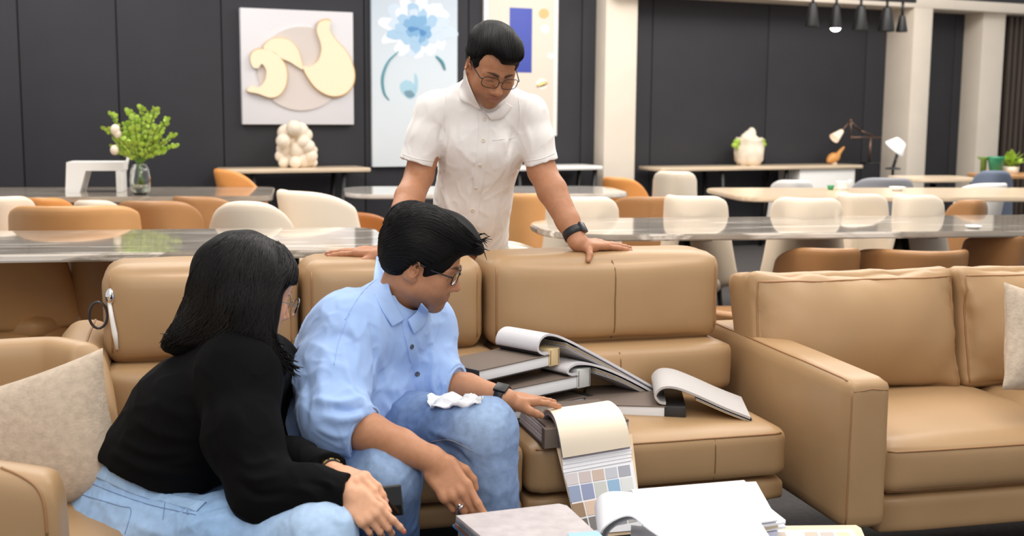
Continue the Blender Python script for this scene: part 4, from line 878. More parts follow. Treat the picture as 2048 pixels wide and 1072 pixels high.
        bi, ci, cj, ck = np.nonzero(mask); vals = np.stack([D[bi, ci + i, cj + j, ck + k] for i, j, k in corner], -1)
        acc = np.zeros((len(bi), 3), np.float32); cnt = np.zeros(len(bi), np.float32); cc = np.array(corner, np.float32)
        for a in range(8):
            for b in range(a + 1, 8):
                if np.abs(cc[a] - cc[b]).sum() != 1: continue
                m = (vals[:, a] < 0) != (vals[:, b] < 0); t = np.where(m, vals[:, a] / np.where(m, vals[:, a] - vals[:, b], 1), 0)
                acc += np.where(m[:, None], cc[a] + t[:, None] * (cc[b] - cc[a]), 0); cnt += m
        gi = act[bi] * B + np.stack([ci, cj, ck], 1); V = lo + (gi + acc / cnt[:, None]) * h
        NN = (n * B + 2).astype(np.int64); key = (gi[:, 0].astype(np.int64) * NN[1] + gi[:, 1]) * NN[2] + gi[:, 2]; order = np.argsort(key); ks = key[order]
        def find(q):
            kk = (q[:, 0].astype(np.int64) * NN[1] + q[:, 1]) * NN[2] + q[:, 2]; p = np.minimum(np.searchsorted(ks, kk), len(ks) - 1); return np.where(ks[p] == kk, order[p], -1)
        quads = []
        for ax in range(3):
            sh = [slice(0, B)] * 3; s1 = [slice(0, B)] * 3; s1[ax] = slice(1, B + 1)
            a = S[(slice(None), *sh)]; b = S[(slice(None), *s1)]; e = np.argwhere(a != b)
            if not len(e): continue
            inside = a[tuple(e.T)]; q = act[e[:, 0]] * B + e[:, 1:]; u, v = (ax + 1) % 3, (ax + 2) % 3; du = np.eye(3, dtype=int)[u]; dv = np.eye(3, dtype=int)[v]
            f = np.stack([find(q), find(q - du), find(q - du - dv), find(q - dv)], 1); ok = (f >= 0).all(1); f = f[ok]; ins = inside[ok]
            f[~ins] = f[~ins][:, ::-1]; quads.append(f)
        return V, np.concatenate(quads)
def fast_mesh(name, V, Fq, m, parent=None, world=True, col=None):
    me = bpy.data.meshes.new(name); V = np.asarray(V, np.float64)
    if world and parent:
        inv = np.array(world_inv(parent)); V = V @ inv[:3, :3].T + inv[:3, 3]
    nf = len(Fq); me.vertices.add(len(V)); me.vertices.foreach_set('co', V.astype(np.float32).ravel()); me.loops.add(nf * 4); me.loops.foreach_set('vertex_index', Fq.astype(np.int32).ravel())
    me.polygons.add(nf); me.polygons.foreach_set('loop_start', np.arange(nf, dtype=np.int32) * 4); me.polygons.foreach_set('use_smooth', np.ones(nf, bool)); me.update(calc_edges=True); me.validate()
    if col is not None:
        a = me.color_attributes.new('Col', 'FLOAT_COLOR', 'POINT'); c = np.ones((len(V), 4), np.float32); c[:, :3] = col; a.data.foreach_set('color', c.ravel())
    o = bpy.data.objects.new(name, me); C.objects.link(o)
    if m: me.materials.append(m)
    if parent: o.parent = parent
    return o
def crease(seed, freq, amp, aniso=(1, 1, 1), sharp_=.35):
    """network of sharp-ridged cloth creases"""
    a, b = Waves(seed, freq, 6, aniso), Waves(seed + 1, freq * .55, 5, aniso)
    def f(p):
        q = p + .02 * b(p)[:, None].astype(np.float32); r = np.abs(a(q)) / sharp_; return (-amp * np.maximum(1 - r, 0) ** 1.5).astype(np.float32)
    return f
def vnormals(V, Fq):
    n = np.cross(V[Fq[:, 2]] - V[Fq[:, 0]], V[Fq[:, 3]] - V[Fq[:, 1]]); N = np.zeros_like(V)
    for i in range(4): np.add.at(N, Fq[:, i], n)
    return N / np.maximum(np.linalg.norm(N, axis=1), 1e-12)[:, None]
def seg_dist(V, pts):
    """distance of each vertex to a polyline and position 0..1 along it"""
    best = np.full(len(V), 9.); par = np.zeros(len(V)); L = len(pts) - 1
    for i in range(L):
        a, b = pts[i], pts[i + 1]; ba = b - a; t = np.clip((V - a) @ ba / max(ba @ ba, 1e-12), 0, 1); d = np.linalg.norm(V - a - t[:, None] * ba, axis=1); m = d < best; best = np.where(m, d, best); par = np.where(m, (i + t) / L, par)
    return best, par
def bvh_of(V, Fq): return BVHTree.FromPolygons([tuple(v) for v in V], [tuple(f) for f in Fq])
def hit(bvh, px, py):
    h = bvh.ray_cast(Vector(EYE), Vector(ray(px, py))); return (None, None) if h[0] is None else (np.array(h[0]), np.array(h[1]))
def path_on(bvh, pts, lift=0, n=6, closed=False):
    """points of a line on a surface, as seen in the photograph -> 3-D points lying on that surface"""
    out = []; last = None
    for x, y in spline(pts, n, closed):
        p, nm = hit(bvh, x, y)
        if p is None: continue
        if last is not None and np.linalg.norm(p - last) > .06: continue
        out.append(p + nm * lift); last = p
    return np.array(out)
def folds(V, Fq, lines, N=None, bvh=None):
    """cloth folds: raise (+) or sink (-) the surface along lines; (points, height, width)"""
    N = vnormals(V, Fq) if N is None else N; D = np.zeros(len(V)); bvh = bvh or bvh_of(V, Fq)
    for pts, amp, wd in lines:
        q = path_on(bvh, pts, 0, 4)
        if len(q) < 2: continue
        lo, hi = q.min(0) - 3 * wd, q.max(0) + 3 * wd; sel = np.where(np.all((V > lo) & (V < hi), 1))[0]
        d, t = seg_dist(V[sel], q); D[sel] += amp * np.exp(-(d / wd) ** 2) * np.sin(np.clip(t * .9 + .05, 0, 1) * PI) ** .6
    return V + N * D[:, None]
def strip_on(bvh, pts, width, lift=.0012, n=6, thick=.002):
    """narrow flat band laid on a surface -> verts, faces"""
    q = path_on(bvh, pts, 0, n); V = []; Fc = []
    if len(q) < 2: return V, Fc
    for i, p in enumerate(q):
        t = q[min(i + 1, len(q) - 1)] - q[max(i - 1, 0)]; t /= max(np.linalg.norm(t), 1e-9); h = bvh.find_nearest(Vector(p)); nm = np.array(h[1]); sd = np.cross(t, nm); sd /= max(np.linalg.norm(sd), 1e-9)
        for w_, l_ in ((-.5, -thick), (-.5, lift), (-.42, lift + .0006), (.42, lift + .0006), (.5, lift), (.5, -thick)): V.append(p + sd * width * w_ + nm * l_)
    for i in range(len(q) - 1):
        for k in range(5): a = i * 6 + k; Fc.append((a, a + 1, a + 7, a + 6))
    return V, Fc
def disc_on(mb, p, nm, r, t=.002):
    nm = Vector(nm).normalized(); M_ = Matrix.Translation(Vector(p)) @ nm.to_track_quat('Z', 'Y').to_matrix().to_4x4(); m = MB().lathe([(0, -.001), (r, -.001), (r, t * .7), (r * .8, t), (r * .55, t * .6), (0, t * .6)], 14); mb.raw([M_ @ Vector(v) for v in m.v], m.f)
# ================================================================== ANATOMY BUILDERS
def ypr(yaw, pitch, roll):
    yaw, pitch, roll = np.radians([yaw, pitch, roll]); f = np.array([math.cos(pitch) * math.cos(yaw), math.cos(pitch) * math.sin(yaw), math.sin(pitch)])
    r = np.array([math.sin(yaw), -math.cos(yaw), 0]); u = np.cross(r, f); r2 = r * math.cos(roll) + u * math.sin(roll); u2 = u * math.cos(roll) - r * math.sin(roll)
    return np.stack([r2, f, u2], 1)
def rotz(a): c, s = math.cos(a), math.sin(a); return np.array([[c, -s, 0], [s, c, 0], [0, 0, 1.]])
def rotx(a): c, s = math.cos(a), math.sin(a); return np.array([[1., 0, 0], [0, c, -s], [0, s, c]])
def roty(a): c, s = math.cos(a), math.sin(a); return np.array([[c, 0, s], [0, 1., 0], [-s, 0, c]])
def head_sdf(S, F, s, jaw=1.0, nose=1.0, fem=False):
    h = lambda *p: F(*(np.array(p) * s)); R = F.R; e = lambda c, r, k, Rl=I3, op='u': S.ell(h(*c), np.array(r) * s, R @ Rl, k * s, op)
    cn = lambda a, b, ra, rb, k, op='u': S.cone(h(*a), h(*b), ra * s, rb * s, k * s, op)
    e((0, -.014, .036), (.074, .094, .082), .01); e((0, .034, .034), (.060, .050, .056), .03); e((0, .034, -.03), (.057, .052, .072), .03)
    for g in (-1, 1):
        cn((0, .060, -.097), (g * .047 * jaw, .006, -.064), .020, .021, .03); e((g * .040, .057, -.026), (.024, .022, .024), .025); e((g * .036, .045, -.062), (.024, .026, .03), .03)
    if not fem:
        for g in (-1, 1): cn((g * .010, .084, .015), (g * .044, .069, .012), .0095, .0085, .014)
    for g in (-1, 1): e((g * .031, .0945, -.003), (.0165, .013, .011), .012, op='s'); e((g * .031, .0715, -.006), (.0155, .0125, .0118), .004)
    for g in (-1, 1): cn((g * .017, .083, -.0165), (g * .042, .073, -.0125), .0042, .0035, .006)
    cn((0, .082, .008), (0, .1045 * 1, -.034), .0080, .0105 * nose, .012); e((0, .1045, -.0375), (.0115 * nose, .0115, .0095), .006)
    for g in (-1, 1): e((g * .0125 * nose, .0935, -.0415), (.0078, .0105, .0078), .006); e((g * .0062, .0985, -.0485), (.0032, .0050, .0040), .002, op='s')
    e((0, .070, -.068), (.032, .022, .026), .02)
    for g in (-1, 1):
        cn((0, .0905, -.0635), (g * .0215, .0805, -.0675), .0058, .0028, .004); cn((0, .0895, -.0755), (g * .018, .0815, -.0715), .0066, .0030, .004); cn((0, .0985, -.0692), (g * .0235, .0855, -.0685), .0017, .0015, .003, 's')
    e((0, .0745, -.1005), (.021, .014, .0145), .014)
    for g in (-1, 1):
        Re = rotz(-g * .42) @ rotx(-.12); e((g * .0775, -.012, -.008), (.0065, .0195, .031), .004, Re); e((g * .0815, -.0075, -.006), (.0060, .0115, .0195), .004, Re, 's'); e((g * .0735, -.004, -.034), (.006, .009, .0105), .006)
        cn((g * .071, .004, -.016), (g * .074, .003, -.006), .004, .004, .004)
def head_colour(V, F, s, base, stubble=0., brow=(.012, .009, .007), lip=(.36, .14, .11), browk=1.0):
    q = F.inv(V) / s; x, y, z = q.T; ax = np.abs(x); col = np.tile(np.array(base), (len(V), 1)); inhead = (np.linalg.norm(q, axis=1) < .16)
    nz = Waves(5, 30, 8)(q)
    def mixc(m, c): col[:] = col * (1 - m[:, None]) + np.array(c) * m[:, None]
    front = inhead & (y > .03)
    if stubble:
        m = np.clip((-.045 - z) / .02, 0, 1) * np.clip((y + .012) / .03, 0, 1) * np.clip((.092 - np.linalg.norm(q - np.array((0, .045, -.085)), axis=1)) / .03, 0, 1); mo = np.clip(1 - np.abs(z + .056) / .007, 0, 1) * (ax < .027) * front
        mixc(np.clip(np.maximum(m * .8, mo) * stubble * (1 + .4 * nz), 0, 1) * inhead, (.055, .04, .034))
    lipm = front * np.clip(1.15 - ((x / .0215) ** 2 + ((z + .0693) / .0105) ** 2), 0, .35) / .35 * (y > .076); mixc(np.clip(lipm, 0, 1) * .8, lip)
    mixc(front * np.clip(1 - np.abs(z + .0692) / .0016, 0, 1) * (ax < .022) * (y > .076) * .7, (.07, .02, .018))
    bz = .0165 + .004 * np.sin(np.clip((ax - .010) / .036, 0, 1) * 2.4) - .1 * np.clip(ax - .036, 0, 1); w_ = .0062 * np.clip((.050 - ax) / .028, .25, 1)
    mixc(front * np.clip(1.4 - np.abs(z - bz) / w_, 0, 1) * np.clip((ax - .007) / .004, 0, 1) * np.clip((.050 - ax) / .006, 0, 1) * .93 * browk, brow)
    ex = (ax - .031) / .0155; mixc(front * np.clip(1 - np.abs(z + .0105 + .004 * (ex * ex - .6)) / .0017, 0, 1) * (np.abs(ex) < 1.08) * (y > .06) * .9, (.01, .008, .008))
    mixc(front * np.clip(1.2 - ((ax - .031) / .017) ** 2 - ((z + .004) / .013) ** 2, 0, 1) * .35 * (y > .055), np.array(base) * .5)
    mixc(inhead * np.clip(1 - np.linalg.norm((q * np.array((1, 1, 1)) - np.array((0, .105, -.040))) / .022, axis=1), 0, 1) * .25, np.array(base) * np.array((1.15, .85, .8)))
    return col
def hand_sdf(S, wrist, fwd, back, thumb_side, s=.87, curl=((.1, .1, .1),) * 4, splay=(.1, .03, -.04, -.12), thumb=None, palm_k=.01, wr=(.026, .019)):
    """fwd: wrist to knuckles, back: out of the back of the hand, thumb_side: approximate direction of the thumb; returns finger tips and the frame"""
    y = np.asarray(fwd, float); y /= np.linalg.norm(y); z = np.asarray(back, float); z -= y * (z @ y); z /= np.linalg.norm(z); x = np.cross(y, z); x *= np.sign(x @ np.asarray(thumb_side, float)) or 1
    F = Frame(wrist, np.stack([x, y, z], 1)); h = lambda *p: F(*(np.array(p) * s))
    S.ecap(h(0, -.015, 0), h(0, .02, 0), (wr[0] * s, wr[1] * s), (.030 * s, .018 * s), x, .012)
    S.box(h(.001, .055, 0), np.array((.039, .042, .0125)) * s, F.R, .0115 * s, palm_k)
    S.ell(h(.024, .030, -.010), np.array((.016, .028, .014)) * s, F.R, .012); S.ell(h(-.026, .032, -.008), np.array((.013, .03, .012)) * s, F.R, .012)
    mcp = ((.0300, .093, .001), (.0100, .097, .003), (-.0105, .093, .002), (-.0290, .083, -.001)); rr_ = (.0096, .0098, .0092, .0080)
    ln = ((.044, .026, .020), (.048, .030, .021), (.044, .028, .021), (.034, .021, .018)); tips = []; joints = []
    for i in range(4):
        p = np.array(mcp[i]); a = 0; sp = splay[i]; S.ell(h(*(p + np.array((0, -.004, .003)))), np.array((.0105, .013, .0095)) * s, F.R, .008); js = [h(*p)]
        for j in range(3):
            a += curl[i][j]; d = np.array((math.sin(sp) * math.cos(a), math.cos(sp) * math.cos(a), -math.sin(a))); q = p + d * ln[i][j]; r0 = rr_[i] * (1 - .07 * j); r1 = rr_[i] * (1 - .07 * (j + 1)) * (1 if j < 2 else .92)
            S.cone(h(*p), h(*q), r0 * s, r1 * s, .0035 if j else .006); p = q; js.append(h(*p))
        tips.append(h(*p)); joints.append(js)
    tp = thumb or ((.030, .026, -.010), (.052, .056, -.018), (.060, .084, -.022), (.062, .106, -.024)); rt = (.015, .0122, .0108, .0088)
    for j in range(3): S.cone(h(*tp[j]), h(*tp[j + 1]), rt[j] * s, rt[j + 1] * s, .008 if j == 0 else .004)
    joints.append([h(*p) for p in tp]); return tips, F, joints
def nails(name, joints, F, s, m, par, which=(0, 1, 2, 3)):
    mb = MB()
    for i in which:
        a, b = np.array(joints[i][2]), np.array(joints[i][3]); d = b - a; d /= np.linalg.norm(d); x = F.R[:, 0]; n = np.cross(x, d); n *= np.sign(n @ F.R[:, 2]) or 1
        c = a + (b - a) * .80 + n * .0068 * s; Mx = Matrix(np.vstack([np.hstack([np.stack([x, d, n], 1), c[:, None]]), [0, 0, 0, 1]]).tolist()); m_ = MB().ball((0, 0, 0), 1, 8); mb.raw([Mx @ Vector((v[0] * .0058 * s, v[1] * .0068 * s, v[2] * .0016 * s)) for v in m_.v], m_.f)
    return mb.build(name, m, par, world=True)
def glasses(par, F, s, m, w=.027, hgt=.019, rr_=.0013, square=.5, mt=None, y0=.100, z0=-.003, half=False):
    """rims, bridge, temples and lenses built in the head frame"""
    h = lambda *p: F(*(np.array(p) * s)); fr = MB(); ln = []
    for g in (-1, 1):
        c = (g * .0335, y0, z0); pts = []; n = 28
        for k in range(n):
            a = 2 * PI * k / n; ca, sa = math.cos(a), math.sin(a); px_ = math.copysign(abs(ca) ** (1 - square * .6), ca) * w; pz = math.copysign(abs(sa) ** (1 - square * .6), sa) * hgt * (1 if sa > 0 else 1.05)
            pts.append(h(c[0] + px_, c[1] - .010 * (abs(c[0] + px_) / .062) ** 2, c[2] + pz))
        fr.tube(pts, rr_ * s, 6, True); ln.append((pts, h(*c)))
    fr.tube([h(-.008, y0 + .0008, z0 + .004), h(-.004, y0 + .003, z0 + .007), h(.004, y0 + .003, z0 + .007), h(.008, y0 + .0008, z0 + .004)], rr_ * s, 6)
    g_ = fr.build('glasses', m, par, world=True)
    for sd in (-1, 1):
        x0 = .0335 + w; MB().tube([h(sd * x0, y0 - .011, z0 + .006), h(sd * (x0 + .006), y0 - .016, z0 + .007), h(sd * .074, .04, .004), h(sd * .0785, .0, .012), h(sd * .077, -.02, .004), h(sd * .074, -.032, -.014)], (mt or rr_) * s, 6).build('temple', m, g_, world=True)
    for pts, c in ln:
        V = [c] + [p for p in pts]; n = len(pts); fwd = F.R[:, 1] * .0008; V2 = V + [np.asarray(v) - fwd for v in V]; f = []
        for k in range(n): a, b = 1 + k, 1 + (k + 1) % n; f += [(0, a, b), (n + 1, n + 1 + b, n + 1 + a), (a, n + 1 + a, n + 1 + b, b)]
        mesh_obj('lens', V2, f, M_lens, g_, False, world=True)
    return g_
def collar(par, F, m, rin=.062, rout=.088, hb=.030, drop=.03, fall=.045, gap=.35, tipx=.05, name='collar', side=(1, 1)):
    """turned-down shirt collar around the neck; F: neck base, z along the neck, y forward"""
    n = 40; V = []; Fc = []
    rows = ((rin, -.012), (rin * 1.0, hb * .7), (rin * 1.03, hb), (rin * 1.10, hb * .85), (rin * .5 + rout * .5 + .004, hb - fall * .55), (rout, hb - fall))
    for i in range(n + 1):
        u = i / n * 2 - 1; th = u * (PI - gap * .5); dx, dy = math.sin(th), -math.cos(th); fr = (1 - math.cos(th)) / 2; tip = max(0, (abs(u) - .72) / .28) ** 1.3
        for j, (r, z) in enumerate(rows):
            k = j / (len(rows) - 1); zz = z - drop * fr * (1.0 + .3 * k) - tip * tipx * max(0, k - .45) * 1.6; r_ = r * (1 + .10 * fr * (k > .4)) + tip * .012 * k; V.append(F(dx * r_, dy * r_ * (1.06 if dy > 0 else 1), zz))
    L = len(rows)
    for i in range(n):
        for j in range(L - 1): a = i * L + j; Fc.append((a, a + 1, a + L + 1, a + L))
    V, Fc = solid(V, Fc, .0035); o = mesh_obj(name, V, Fc, m, par, world=True); fixn(o); md = o.modifiers.new('soft', 'SUBSURF'); md.levels = 1; md.render_levels = 2; return o
def leaf(par, shirt_o, body_o, m, inner, outer, owner):
    """turned-down collar leaf resting on the shoulder of a shirt"""
    vs, fs = [], []
    for o in (shirt_o, body_o):
        k = len(vs); W_ = world_mat(o); co = np.empty(len(o.data.vertices) * 3, np.float32); o.data.vertices.foreach_get('co', co); co = co.reshape(-1, 3) @ np.array(W_)[:3, :3].T + np.array(W_)[:3, 3]; q = np.empty(len(o.data.loops), np.int32); o.data.loops.foreach_get('vertex_index', q); vs += co.tolist(); fs += (q.reshape(-1, 4) + k).tolist()
    bv_ = BVHTree.FromPolygons(vs, fs); n, m_ = 18, 7; a, b = spline(inner, 8, False), spline(outer, 8, False); G = np.zeros((n, m_, 3))
    for i in range(n):
        for j in range(m_):
            t = j / (m_ - 1); p = a[int(round(i * (len(a) - 1) / (n - 1)))] * (1 - t) + b[int(round(i * (len(b) - 1) / (n - 1)))] * t; h = hit(bv_, *p)
            if h[0] is None: G[i, j] = G[i, j - 1] if j else (G[i - 1, j] if i else P(p[0], p[1], 3)); continue
            G[i, j] = h[0] - ray(*p) / np.linalg.norm(ray(*p)) * (.012 - .004 * t + .004 * math.sin(t * PI))
    for _ in range(3):
        H_ = G.copy(); H_[1:-1] = (G[:-2] + G[1:-1] * 2 + G[2:]) / 4; G = H_; H_ = G.copy(); H_[:, 1:-1] = (G[:, :-2] + G[:, 1:-1] * 2 + G[:, 2:]) / 4; G = H_
    V, f = solid(G.reshape(-1, 3), [(i * m_ + j, i * m_ + j + 1, (i + 1) * m_ + j + 1, (i + 1) * m_ + j) for i in range(n - 1) for j in range(m_ - 1)], .005); o = mesh_obj('collar_leaf', V, f, m, par, world=True); fixn(o); md = o.modifiers.new('soft', 'SUBSURF'); md.levels = 1; md.render_levels = 2; return o
def band(par, a, axis, r, width, m, name='watch', thick=.0035, n=36, ov=(1, 1), side=None):
    """strap around a limb at a, axis along the limb"""
    z = Vector(axis).normalized(); x = Vector(side) if side is not None else z.orthogonal(); x = (x - z * x.dot(z)).normalized(); y = z.cross(x); V = []; prof = [(0, -.5), (thick, -.46), (thick * 1.15, 0), (thick, .46), (0, .5), (-.001, 0)]
    for k in range(n):
        t = 2 * PI * k / n; d = x * math.cos(t) * ov[0] + y * math.sin(t) * ov[1]
        for e, w_ in prof: V.append(Vector(a) + d * (r) + d.normalized() * e + z * w_ * width)
    f = []; K = len(prof)
    for k in range(n):
        for j in range(K): f.append((k * K + j, k * K + (j + 1) % K, ((k + 1) % n) * K + (j + 1) % K, ((k + 1) % n) * K + j))
    o = mesh_obj(name, V, f, m, par, world=True); fixn(o); return o, (x, y, z)
def strands(bvh, guides, n, r, name, m, par, seed=1, jit=6, steps=10, lift=(-.0003, .0016), curlamp=.0, lenj=.15):
    """locks of hair laid over a hair volume between pairs of guide lines"""
    rd = random.Random(seed); G = [spline(g, max(2, steps // (len(g) - 1) + 1), False) for g in guides]; mb = MB()
    def at(g, t): x = t * (len(g) - 1); i = min(int(x), len(g) - 2); return g[i] + (g[i + 1] - g[i]) * (x - i)
    for k in range(n):
        u = rd.random() * (len(G) - 1); i = min(int(u), len(G) - 2); f = u - i; t0 = rd.random() * .35 * (rd.random() < .5); t1 = 1 - rd.random() * lenj; jx, jy = rd.gauss(0, jit * .35), rd.gauss(0, jit * .2); ph = rd.uniform(0, 6.28); lf = rd.uniform(*lift); pts = []; fq = rd.uniform(.6, 1.6)
        for q in range(steps + 1):
            t = t0 + (t1 - t0) * q / steps; p = at(G[i], t) * (1 - f) + at(G[i + 1], t) * f; wv = math.sin(ph + t * 6.28 * fq) * jit * (.25 + curlamp * t); h = hit(bvh, p[0] + jx + wv, p[1] + jy + wv * .3)
            if h[0] is None: continue
            v = h[0] + h[1] * lf
            if pts and np.linalg.norm(v - pts[-1]) > .035: break
            pts.append(v)
        if len(pts) > 3:
            L = len(pts); mb.tube(pts, [r * rd.uniform(.7, 1.3) * (.35 + .65 * math.sin(PI * min(1, .12 + .86 * a / (L - 1)))) for a in range(L)], 5)
    o = mb.build(name, m, par, world=True); o['kind'] = 'stuff'; return o
M_lens = mat('lens_glass', (.97, .98, .98), .02, trans=1); M_lens.node_tree.nodes['Principled BSDF'].inputs['IOR'].default_value = 1.05
M_skin_man = mat('skin_brown', (.4, .2, .1), .5, attr='Col', noise=(90, .06, 3), bump=(500, .12, 'noise', .001), spec=.4)
M_hair = mat('black_hair', rgb(9, 8, 8), .65, spec=.15, bump=(500, .3, 'noise', .001))
M_hair2 = mat('black_hair_lock', rgb(11, 10, 10), .6, spec=.2)
M_frame = mat('dark_spectacle_frame', rgb(28, 26, 28), .3)
M_wire = mat('silver_wire', rgb(150, 146, 146), .25, .8)
M_nail = mat('fingernail', rgb(206, 150, 130), .35)
M_strap = mat('black_strap', rgb(24, 25, 30), .5)
SK_A, SK_B, SK_C = rgb(178, 124, 91), rgb(182, 128, 94), rgb(214, 160, 126)
def feet(S, a, fwd, s=.87):
    f = np.array(fwd, float); f[2] = 0; f /= np.linalg.norm(f); a = np.array(a, float); S.cone(a * (1, 1, 0) + (0, 0, .045), a * (1, 1, 0) + f * .15 + (0, 0, .038), .042, .038, .02)
def shoes(par, feet_, fwd, m):
    for a in feet_:
        S = Sdf(); f = np.array(fwd, float); f[2] = 0; f /= np.linalg.norm(f); a = np.array(a) * (1, 1, 0); S.cone(a + (0, 0, .055), a + f * .16 + (0, 0, .042), .048, .040, .02); S.cone(a + (0, 0, .06), a + (0, 0, .1), .047, .042, .02); S.box(a + f * .07 + (0, 0, -.05), (.3, .3, .05), I3, 0, 0, 's'); V, Q = S.mesh(.005); fast_mesh('shoe', V, Q, m, par)
# ================================================================== SEATED MAN IN THE BLUE SHIRT
M_blue = mat('blue_linen', rgb(158, 188, 236), .8, noise=(26, .05, 6), bump=(330, .18, 'weave', .001), sheen=.15)
M_denim = mat('mid_blue_denim', rgb(92, 124, 172), .85, attr='Col', noise=(60, .14, 5), bump=(420, .22, 'weave', .001))
M_stitch = mat('denim_stitch', rgb(150, 150, 150), .8)
def denim(V, base, fade, spots, seed):
    c = np.tile(np.array(base), (len(V), 1)); n = Waves(seed, 9, 9)(V)[:, None]; c = c * (1 + .18 * n)
    for p, r, a in spots:
        m = np.exp(-(np.linalg.norm(V - np.array(p), axis=1) / r) ** 2)[:, None] * a; c = c * (1 - m) + np.array(fade) * m
    return np.clip(c, .01, 1)
man = thing('person', 'man in a light blue shirt, jeans and glasses sitting on the sofa, pointing down', 'person', Z(640, 980, .46) * (1, 1, 0))
hs = .88; HR = ypr(-3, -20, -6); HF = Frame(P(846, 522, 2.74), HR)
q_ = lambda *a: P(*a)
neck0, neck1 = q_(790, 606, 2.79), HF(0, -.02 * hs, -.055 * hs)
Rs, Ls, Re, Rw = q_(694, 664, 2.67), q_(845, 656, 2.88), q_(668, 838, 2.52), q_(868, 922, 2.41)
Le, Lw = q_(872, 768, 2.80), q_(1012, 797, 2.725)
sidev = (Rs - Ls) / np.linalg.norm(Rs - Ls)
pel, wai, che, upc = q_(690, 846, 2.76), q_(702, 795, 2.76), q_(722, 715, 2.77), q_(772, 655, 2.78)
Rh, Lh, Rk, Lk = q_(640, 885, 2.70), q_(715, 862, 2.84), q_(774, 962, 2.44), q_(968, 862, 2.53)
Ra, La = np.array((Rk[0] + .0, Rk[1] + .10, .09)), np.array((Lk[0] + .03, Lk[1] + .06, .09))
S = Sdf(); head_sdf(S, HF, hs, 1.05, 1.05)
S.chain([neck0, neck1], [.056, .052], .03); S.cone(neck1, HF(0, .03 * hs, -.06 * hs), .048, .035, .03)
S.chain([upc, che, wai, pel], [.07, .08, .08, .08], .03); S.chain([upc, Rs, q_(668, 760, 2.6), Re], [.06, .05, .046, .043], .02); S.chain([upc, Ls, Le], [.06, .045, .041], .02)
S.chain([Re, q_(740, 868, 2.48), q_(800, 893, 2.44), Rw], [.044, .043, .037, .027], .012); S.chain([Le, q_(935, 777, 2.765), Lw], [.041, .035, .024], .012)
S.chain([pel, Rh, Rk, Ra], [.07, .06, .045, .03], .03); S.chain([pel, Lh, Lk, La], [.07, .06, .045, .03], .03); feet(S, Ra, (.5, -1, 0)); feet(S, La, (.3, -1, 0))
# right hand hangs from the thigh, index finger pointing at the samples
fw_r = q_(905, 975, 2.38) - Rw
tR, FR, jR = hand_sdf(S, Rw, fw_r, (-.05, -.95, .42), (1, -.1, .1), .92, ((.10, .18, .12), (.55, .75, .45), (.62, .85, .5), (.7, .85, .5)), (-.10, -.02, .03, .06), ((.026, .022, -.014), (.044, .05, -.036), (.046, .074, -.05), (.04, .092, -.06)))
# left hand flat on the open sample book
fw_l = q_(1102, 810, 2.85) + (0, 0, .012) - Lw
tL, FL, jL = hand_sdf(S, Lw, fw_l, (.05, -.12, 1), (.6, -.8, -.2), .86, ((.02, .10, .08), (.0, .08, .08), (.02, .08, .08), (.04, .1, .1)), (.18, .05, -.07, -.18), ((.028, .024, -.010), (.048, .05, -.02), (.056, .074, -.026), (.058, .094, -.03)))
V, Q = S.mesh(.0026); body = fast_mesh('body', V, Q, M_skin_man, man, True, head_colour(V, HF, hs, SK_B, .55))
for i in range(4): nails('fingernail', jR, FR, .92, M_nail, man, (i,)); nails('fingernail', jL, FL, .88, M_nail, man, (i,))
# --- shirt
S = Sdf(); S.ecap(pel, wai, (.175, .138), (.178, .140), sidev, .02); S.ecap(wai, che, (.178, .140), (.172, .122), sidev, .03); S.ecap(che, upc, (.172, .122), (.14, .085), sidev, .03)
S.chain([upc, Rs], [.085, .083], .04); S.chain([upc, Ls], [.085, .074], .04); S.cone(upc, neck0, .085, .060, .04)
S.chain([Rs, q_(664, 756, 2.585), q_(668, 835, 2.50), q_(726, 866, 2.483)], [.086, .080, .072, .056], .03, k0=.035)
S.chain([Ls, q_(862, 738, 2.82), q_(882, 768, 2.797), q_(908, 772, 2.778)], [.078, .064, .056, .046], .03, k0=.035)

cR = q_(726, 866, 2.483); aR = (Rw - cR) / np.linalg.norm(Rw - cR); cL = q_(908, 772, 2.778); aL = (Lw - cL) / np.linalg.norm(Lw - cL)
def cutter(c, a, r): return frame(c, a, (0, 0, 1)).R
S.box(cR + aR * .07, (.10, .07, .10), cutter(cR, aR, 0), 0, 0, 's'); S.box(cL + aL * .06, (.075, .06, .075), cutter(cL, aL, 0), 0, 0, 's')
S.cone(cR - aR * .035, cR + aR * .03, .044, .046, .0, 's'); S.cone(cL - aL * .03, cL + aL * .03, .036, .037, .0, 's')
S.cone(neck0, neck1 + (neck1 - neck0), .062, .066, .004, 's'); S.box(pel + (0, 0, -.175), (.5, .5, .10), I3, 0, 0, 's')
wv1, wv2 = Waves(21, 5.5, 8, (1, 1, .7)), Waves(22, 13, 9)
cr1, cr2 = crease(23, 7, .0045, (1, 1, .8)), crease(25, 15, .0020); S.disp(lambda p: .0042 * wv1(p) + .0018 * wv2(p) + cr1(p) + cr2(p), pel - .6, pel + .8)
V, Q = S.mesh(.0036)
bv = bvh_of(V, Q)
